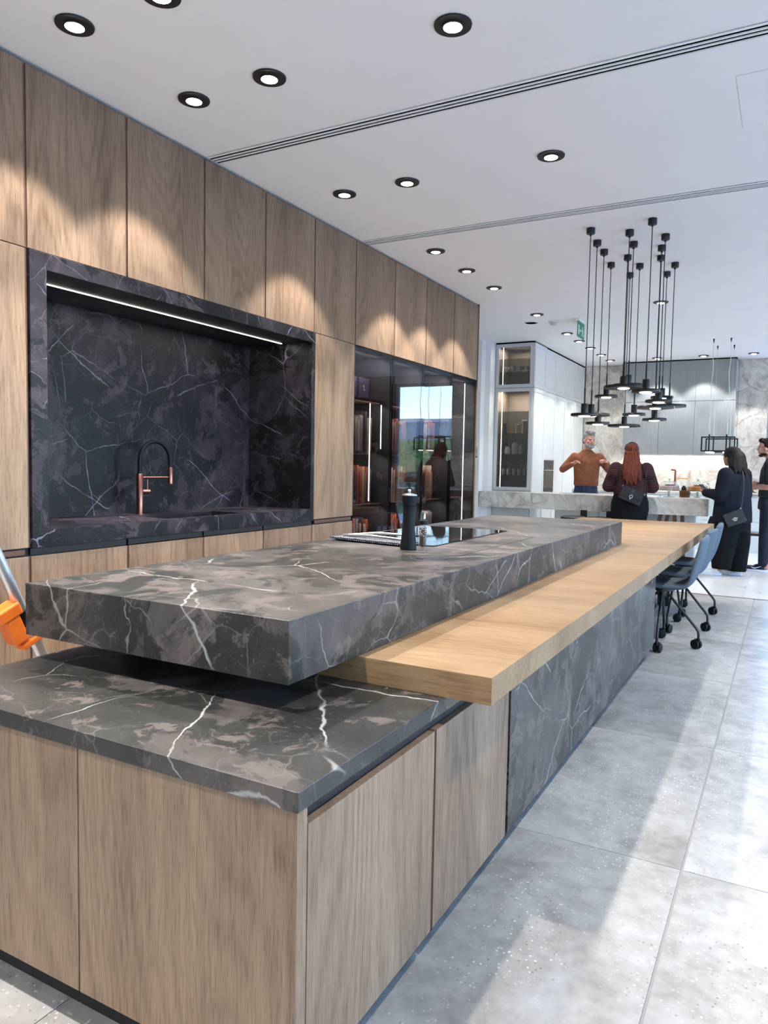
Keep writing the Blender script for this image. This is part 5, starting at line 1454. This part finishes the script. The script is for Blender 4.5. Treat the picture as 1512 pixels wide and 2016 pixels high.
def bag(name, label, C, U, V, Nn, w, h, d, mat, flap, strap_pts, clasp):
    """C centre, U right, V up, Nn towards the viewer"""
    t = thing(name, label, 'bag', tuple(C))
    U, V, Nn = U.normalized(), V.normalized(), Nn.normalized()
    MB().obox(C, U * w, V * h, Nn * d).build('body', mat, t, bevel=0.012)
    fl = MB().obox(C + Nn * (d + 0.003) + V * h * 0.28, U * w * 0.985, V * h * 0.68, Nn * 0.003).build('flap', flap, t, bevel=0.0025)
    cl = MB(); rr = 0.018
    ringp = [C + Nn * (d + 0.0075) - V * h * 0.18 + (U * math.cos(q * math.pi / 10) + V * math.sin(q * math.pi / 10)) * rr for q in range(21)]
    cl.tube(ringp, 0.0045, 8, False)
    if clasp == 'bar': cl.obox(C + Nn * (d + 0.008) - V * h * 0.10, U * 0.032, V * 0.005, Nn * 0.003).obox(C + Nn * (d + 0.008) - V * h * 0.32, U * 0.018, V * 0.006, Nn * 0.003)
    else: cl.obox(C + Nn * (d + 0.0075) - V * (h * 0.18 + 0.026), U * 0.006, V * 0.013, Nn * 0.003)
    cl.build('clasp', 'steel', fl, smooth=True)
    if clasp != 'bar': MB().obox(C + Nn * (d + 0.0068) + V * h * 0.40, U * 0.016, V * h * 0.52, Nn * 0.001).build('strap_tab', 'leather_grey', fl)
    for sp in strap_pts:
        MB().tube(sp, 0.006, 8).build('strap', mat, t, smooth=True)
        e = sp[0]
        MB().tube([e - V * 0.012, e + V * 0.012], 0.009, 8).build('buckle', 'steel', t, smooth=True)
    return t
ang = math.radians(-22)
C = F.P(0.005, -0.235, 0.955); U = F.s * math.cos(ang) + Vector((0, 0, math.sin(ang))); V = Vector((0, 0, math.cos(ang))) - F.s * math.sin(ang)
bag('shoulder_bag', 'black leather crossbody bag with steel ring on the red-haired woman', C, U, V, -F.f, 0.138, 0.088, 0.035, 'leather_black', 'leather_black',
    [[C + U * 0.138 + V * 0.07, F.P(0.165, -0.175, 1.06), F.P(0.165, -0.165, 1.20), F.P(0.14, -0.125, 1.32), F.P(0.10, -0.03, 1.375)],
     [C - U * 0.138 + V * 0.07, F.P(-0.215, -0.12, 1.05), F.P(-0.235, 0.02, 1.03)]], 'ring')

# ---- dark-haired woman in black jacket
F = Fig('dark-haired woman in black jacket and wide trousers holding a phone', (-0.585, 9.90), (-0.86, 0.50))
body = MB()
hc = F.P(0.0, 0.045, 1.452); HR = F.frame(0.05, -0.02)
add_head(body, hc, HR, 0.98)
F.limb(body, [(0, -0.02, 1.20), (0, 0.0, 1.30), (0, 0.03, 1.40)], [0.055, 0.052, 0.052])
F.rings(body, [(0, 0, 0.8, 0.16, 0.12), (0, 0, 1.0, 0.15, 0.10), (0, 0, 1.18, 0.15, 0.10), (0, 0, 1.27, 0.10, 0.06)])
rs = [(0.18, -0.02, 1.235), (0.215, -0.03, 0.985), (0.13, 0.30, 1.005)]; ls = [(-0.18, -0.02, 1.235), (-0.23, 0.0, 0.985), (-0.09, 0.30, 1.005)]
for p in (rs, ls): F.limb(body, p, [0.045, 0.04, 0.026])
add_hand(body, F.P(*rs[2]), F.f - F.s * 0.2 + Vector((0, 0, 0.1)), Vector((0, 0, -1)) + F.s * 0.6, 0.92, 0.7)
add_hand(body, F.P(*ls[2]), F.f + F.s * 0.25 + Vector((0, 0, 0.1)), Vector((0, 0, -1)) - F.s * 0.6, 0.92, 0.7, True)
for a in (-0.1, 0.1): F.limb(body, [(a, 0, 0.8), (a, 0.0, 0.42), (a * 1.15, 0.045 if a < 0 else -0.045, 0.08)], [0.08, 0.05, 0.032])
body.build('body', 'skin_tan', F.t, remesh=0.0085, smoothit=3)
add_face(F, hc, HR, 0.98, 'hair_dark')
top = MB()
F.rings(top, [(0, -0.01, 0.655, 0.245, 0.215), (0, -0.01, 0.75, 0.245, 0.210), (0, -0.01, 0.90, 0.235, 0.195), (0, -0.01, 1.05, 0.225, 0.175), (0, -0.01, 1.16, 0.220, 0.150), (0, -0.015, 1.24, 0.19, 0.115), (0, -0.01, 1.295, 0.11, 0.085), (0, 0, 1.325, 0.07, 0.066)])
F.limb(top, rs, [0.092, 0.080, 0.052]); F.limb(top, ls, [0.092, 0.080, 0.052])
top.build('jacket', 'cloth_navy', F.t, remesh=0.0105, smoothit=5)
tr = MB()
F.rings(tr, [(0, -0.01, 0.55, 0.215, 0.19), (0, -0.01, 0.80, 0.20, 0.17)])
for a, b_ in ((-0.10, 0.035), (0.10, -0.035)): F.rings(tr, [(a, b_, 0.085 if a < 0 else 0.055, 0.092, 0.118), (a, b_, 0.20, 0.100, 0.130), (a, b_ * 0.6, 0.42, 0.118, 0.165), (a, 0, 0.66, 0.12, 0.18)])
tr.build('trousers', 'cloth_black', F.t, remesh=0.011, smoothit=5)
hr = MB(); K = 0.98
for p, r in (((0, -0.025, 0.040), (0.096, 0.112, 0.092)), ((0.068, -0.02, -0.03), (0.034, 0.072, 0.10)), ((-0.066, -0.058, -0.03), (0.036, 0.050, 0.10)), ((0, -0.095, -0.06), (0.118, 0.095, 0.150))):
    hr.ell(hc + HR @ Vector(p) * K, tuple(q * K for q in r), HR, 18, 12)
rnd = random.Random(9)
for k in range(34):
    a = rnd.uniform(-1.15, 1.7)
    x, y = 0.112 * math.sin(a), -0.05 - 0.115 * math.cos(a)
    L = rnd.uniform(0.16, 0.235)
    wob = rnd.uniform(-0.018, 0.018)
    hr.limb([hc + Vector((0, 0, 0.02)) + F.s * x * 0.8 + F.f * y * 0.85, hc + F.s * (x * 1.12 + wob) + F.f * y * 1.05 - Vector((0, 0, L * 0.6)), hc + F.s * (x * 1.2 - wob) + F.f * y * 1.15 - Vector((0, 0, L))], [0.026, 0.022, 0.007], 8)
hr.build('hair', 'hair_dark', F.t, remesh=0.0065, smoothit=2)
shoe(F, -0.125, 0.09, -0.62, 'sneaker_white', 'sneaker_white', 0.95)
shoe(F, 0.115, -0.03, -0.25, 'sneaker_white', 'sneaker_white', 0.95)
ph = F.P(0.02, 0.405, 1.055)
o = thing('mobile_phone', 'black phone held by the dark-haired woman', 'phone', tuple(ph))
pd = (F.f * 0.6 + Vector((0, 0, 0.55))).normalized(); pn = (F.f * -0.6 + Vector((0, 0, 0.7))).normalized()
MB().obox(ph, F.s * 0.036, pd * 0.072, pd.cross(F.s) * 0.005).build('case', 'leather_black', o, bevel=0.004)
MB().obox(ph + (F.s.cross(pd)) * 0.0055, F.s * 0.033, pd * 0.068, pd.cross(F.s) * 0.0005).build('screen', 'hob_glass', o)
Vw = Vector((0.06, -0.998, 0)).normalized(); Sx = Vector((0.998, 0.06, 0))
ang = math.radians(24)
C = Vector((-0.535, 9.665, 0.725)); U = Sx * math.cos(ang) + Vector((0, 0, math.sin(ang))); V = Vector((0, 0, math.cos(ang))) - Sx * math.sin(ang)
bag('flap_bag', 'dark grey flap bag with steel emblem clasp on the dark-haired woman', C, U, V, Vw, 0.110, 0.080, 0.028, 'leather_grey', 'leather_grey',
    [[C + U * 0.10 + V * 0.075, Vector((-0.462, 9.672, 0.93)), Vector((-0.455, 9.70, 1.08)), Vector((-0.462, 9.75, 1.20)), Vector((-0.49, 9.83, 1.30))]], 'bar')

# ---- man in dark tee at the right edge
F = Fig('dark-haired man in charcoal tee and jeans at the right edge', (-0.185, 10.62), (-0.99, 0.12))
body = MB()
hc = F.P(0.0, 0.075, 1.582); HR = F.frame(0.0, -0.04)
add_head(body, hc, HR, 1.03)
F.limb(body, [(0, -0.02, 1.32), (0, 0.01, 1.44), (0, 0.05, 1.52)], [0.062, 0.058, 0.056])
F.rings(body, [(0, 0, 0.85, 0.15, 0.10), (0, 0, 1.05, 0.14, 0.09), (0, 0, 1.28, 0.16, 0.10), (0, 0, 1.39, 0.12, 0.07)])
rs = [(0.195, -0.01, 1.365), (0.225, 0.00, 1.10), (0.02, 0.19, 1.12)]; ls = [(-0.195, -0.01, 1.365), (-0.225, 0.0, 1.09), (-0.02, 0.215, 1.08)]
for p in (rs, ls): F.limb(body, p, [0.052, 0.044, 0.030])
add_hand(body, F.P(*rs[2]), -F.s * 0.9 + F.f * 0.1, F.f, 1.05, 0.5)
add_hand(body, F.P(*ls[2]), F.s * 0.9 + F.f * 0.1, F.f, 1.05, 0.5, True)
for a in (-0.095, 0.095): F.limb(body, [(a, 0, 0.86), (a, 0.01, 0.48), (a, 0, 0.07)], [0.08, 0.055, 0.042])
body.build('body', 'skin_pink', F.t, remesh=0.0085, smoothit=3)
add_face(F, hc, HR, 1.03, 'hair_black')
top = MB()
F.rings(top, [(0, 0, 0.955, 0.185, 0.145), (0, 0, 1.05, 0.185, 0.140), (0, 0, 1.2, 0.195, 0.138), (0, 0, 1.30, 0.205, 0.128), (0, -0.005, 1.37, 0.195, 0.105), (0, -0.005, 1.42, 0.13, 0.085), (0, 0.0, 1.455, 0.074, 0.070)])
F.limb(top, [rs[0], (0.217, -0.005, 1.17)], [0.082, 0.076]); F.limb(top, [ls[0], (-0.217, -0.005, 1.17)], [0.082, 0.076])
top.build('tee_shirt', 'tee_charcoal', F.t, remesh=0.0095, smoothit=5)
tr = MB()
F.rings(tr, [(0, 0, 0.80, 0.178, 0.145), (0, 0, 0.90, 0.175, 0.140), (0, 0, 0.98, 0.165, 0.125)])
for a, b_ in ((-0.095, 0.03), (0.095, -0.02)): F.limb(tr, [(a, 0, 0.84), (a, 0.02, 0.48), (a, b_, 0.11)], [0.105, 0.082, 0.066])
tr.build('jeans', 'jeans_dark', F.t, remesh=0.010, smoothit=5)
hr = MB(); K = 1.03
for p, r in (((0, -0.022, 0.052), (0.080, 0.098, 0.078)), ((0, 0.055, 0.090), (0.058, 0.042, 0.034)), ((0, -0.075, -0.01), (0.068, 0.040, 0.07)), ((0.070, -0.015, 0.03), (0.015, 0.035, 0.04)), ((-0.070, -0.015, 0.03), (0.015, 0.035, 0.04))):
    hr.ell(hc + HR @ Vector(p) * K, tuple(q * K for q in r), HR, 16, 10)
hr.build('hair', 'hair_black', F.t, remesh=0.007, smoothit=2)
bd = MB()
for p, r in (((0, 0.052, -0.097), (0.036, 0.032, 0.019)), ((0.046, 0.014, -0.080), (0.019, 0.042, 0.020)), ((-0.046, 0.014, -0.080), (0.019, 0.042, 0.020))):
    bd.ell(hc + HR @ Vector(p) * K, tuple(q * K for q in r), HR, 14, 10)
bd.build('beard', 'hair_black', F.t, remesh=0.006, smoothit=2)
shoe(F, -0.10, 0.05, -0.08, 'sneaker_navy', 'sneaker_white', 1.05)
shoe(F, 0.10, -0.03, 0.08, 'sneaker_navy', 'sneaker_white', 1.05)
for o in list(F.t.children):
    if o.name.startswith('shoe'):
        p = [v.co for v in o.data.vertices]
        cx = sum((q.x for q in p)) / len(p); cy = min(q.y for q in p); 
        pts = [(cx - 0.055, cy - 0.002, 0.062), (cx - 0.02, cy - 0.004, 0.045), (cx + 0.03, cy + 0.0, 0.062), (cx + 0.07, cy + 0.004, 0.078)]
        MB().tube(pts, [0.003, 0.006, 0.004, 0.002], 6).build('side_mark', 'sneaker_white', o, local=True, smooth=True)

# brown chair leg glimpsed behind the man at the right edge
t = thing('wooden_stool', 'brown wooden stool just behind the man at the right edge', 'stool', (-0.33, 10.95, 0))
MB().lathe([(0.16, 0.43), (0.17, 0.44), (0.17, 0.46), (0.15, 0.47), (0, 0.47)], (-0.33, 10.98, 0), 24).build('seat', 'walnut_leg', t, smooth=True)
for sx in (-1, 1):
    for sy in (-1, 1):
        MB().tube([(-0.33 + sx * 0.15, 10.98 + sy * 0.15, 0.001), (-0.33 + sx * 0.10, 10.98 + sy * 0.10, 0.435)], [0.014, 0.018], 10).build('leg', 'sample_rust', t, smooth=True)
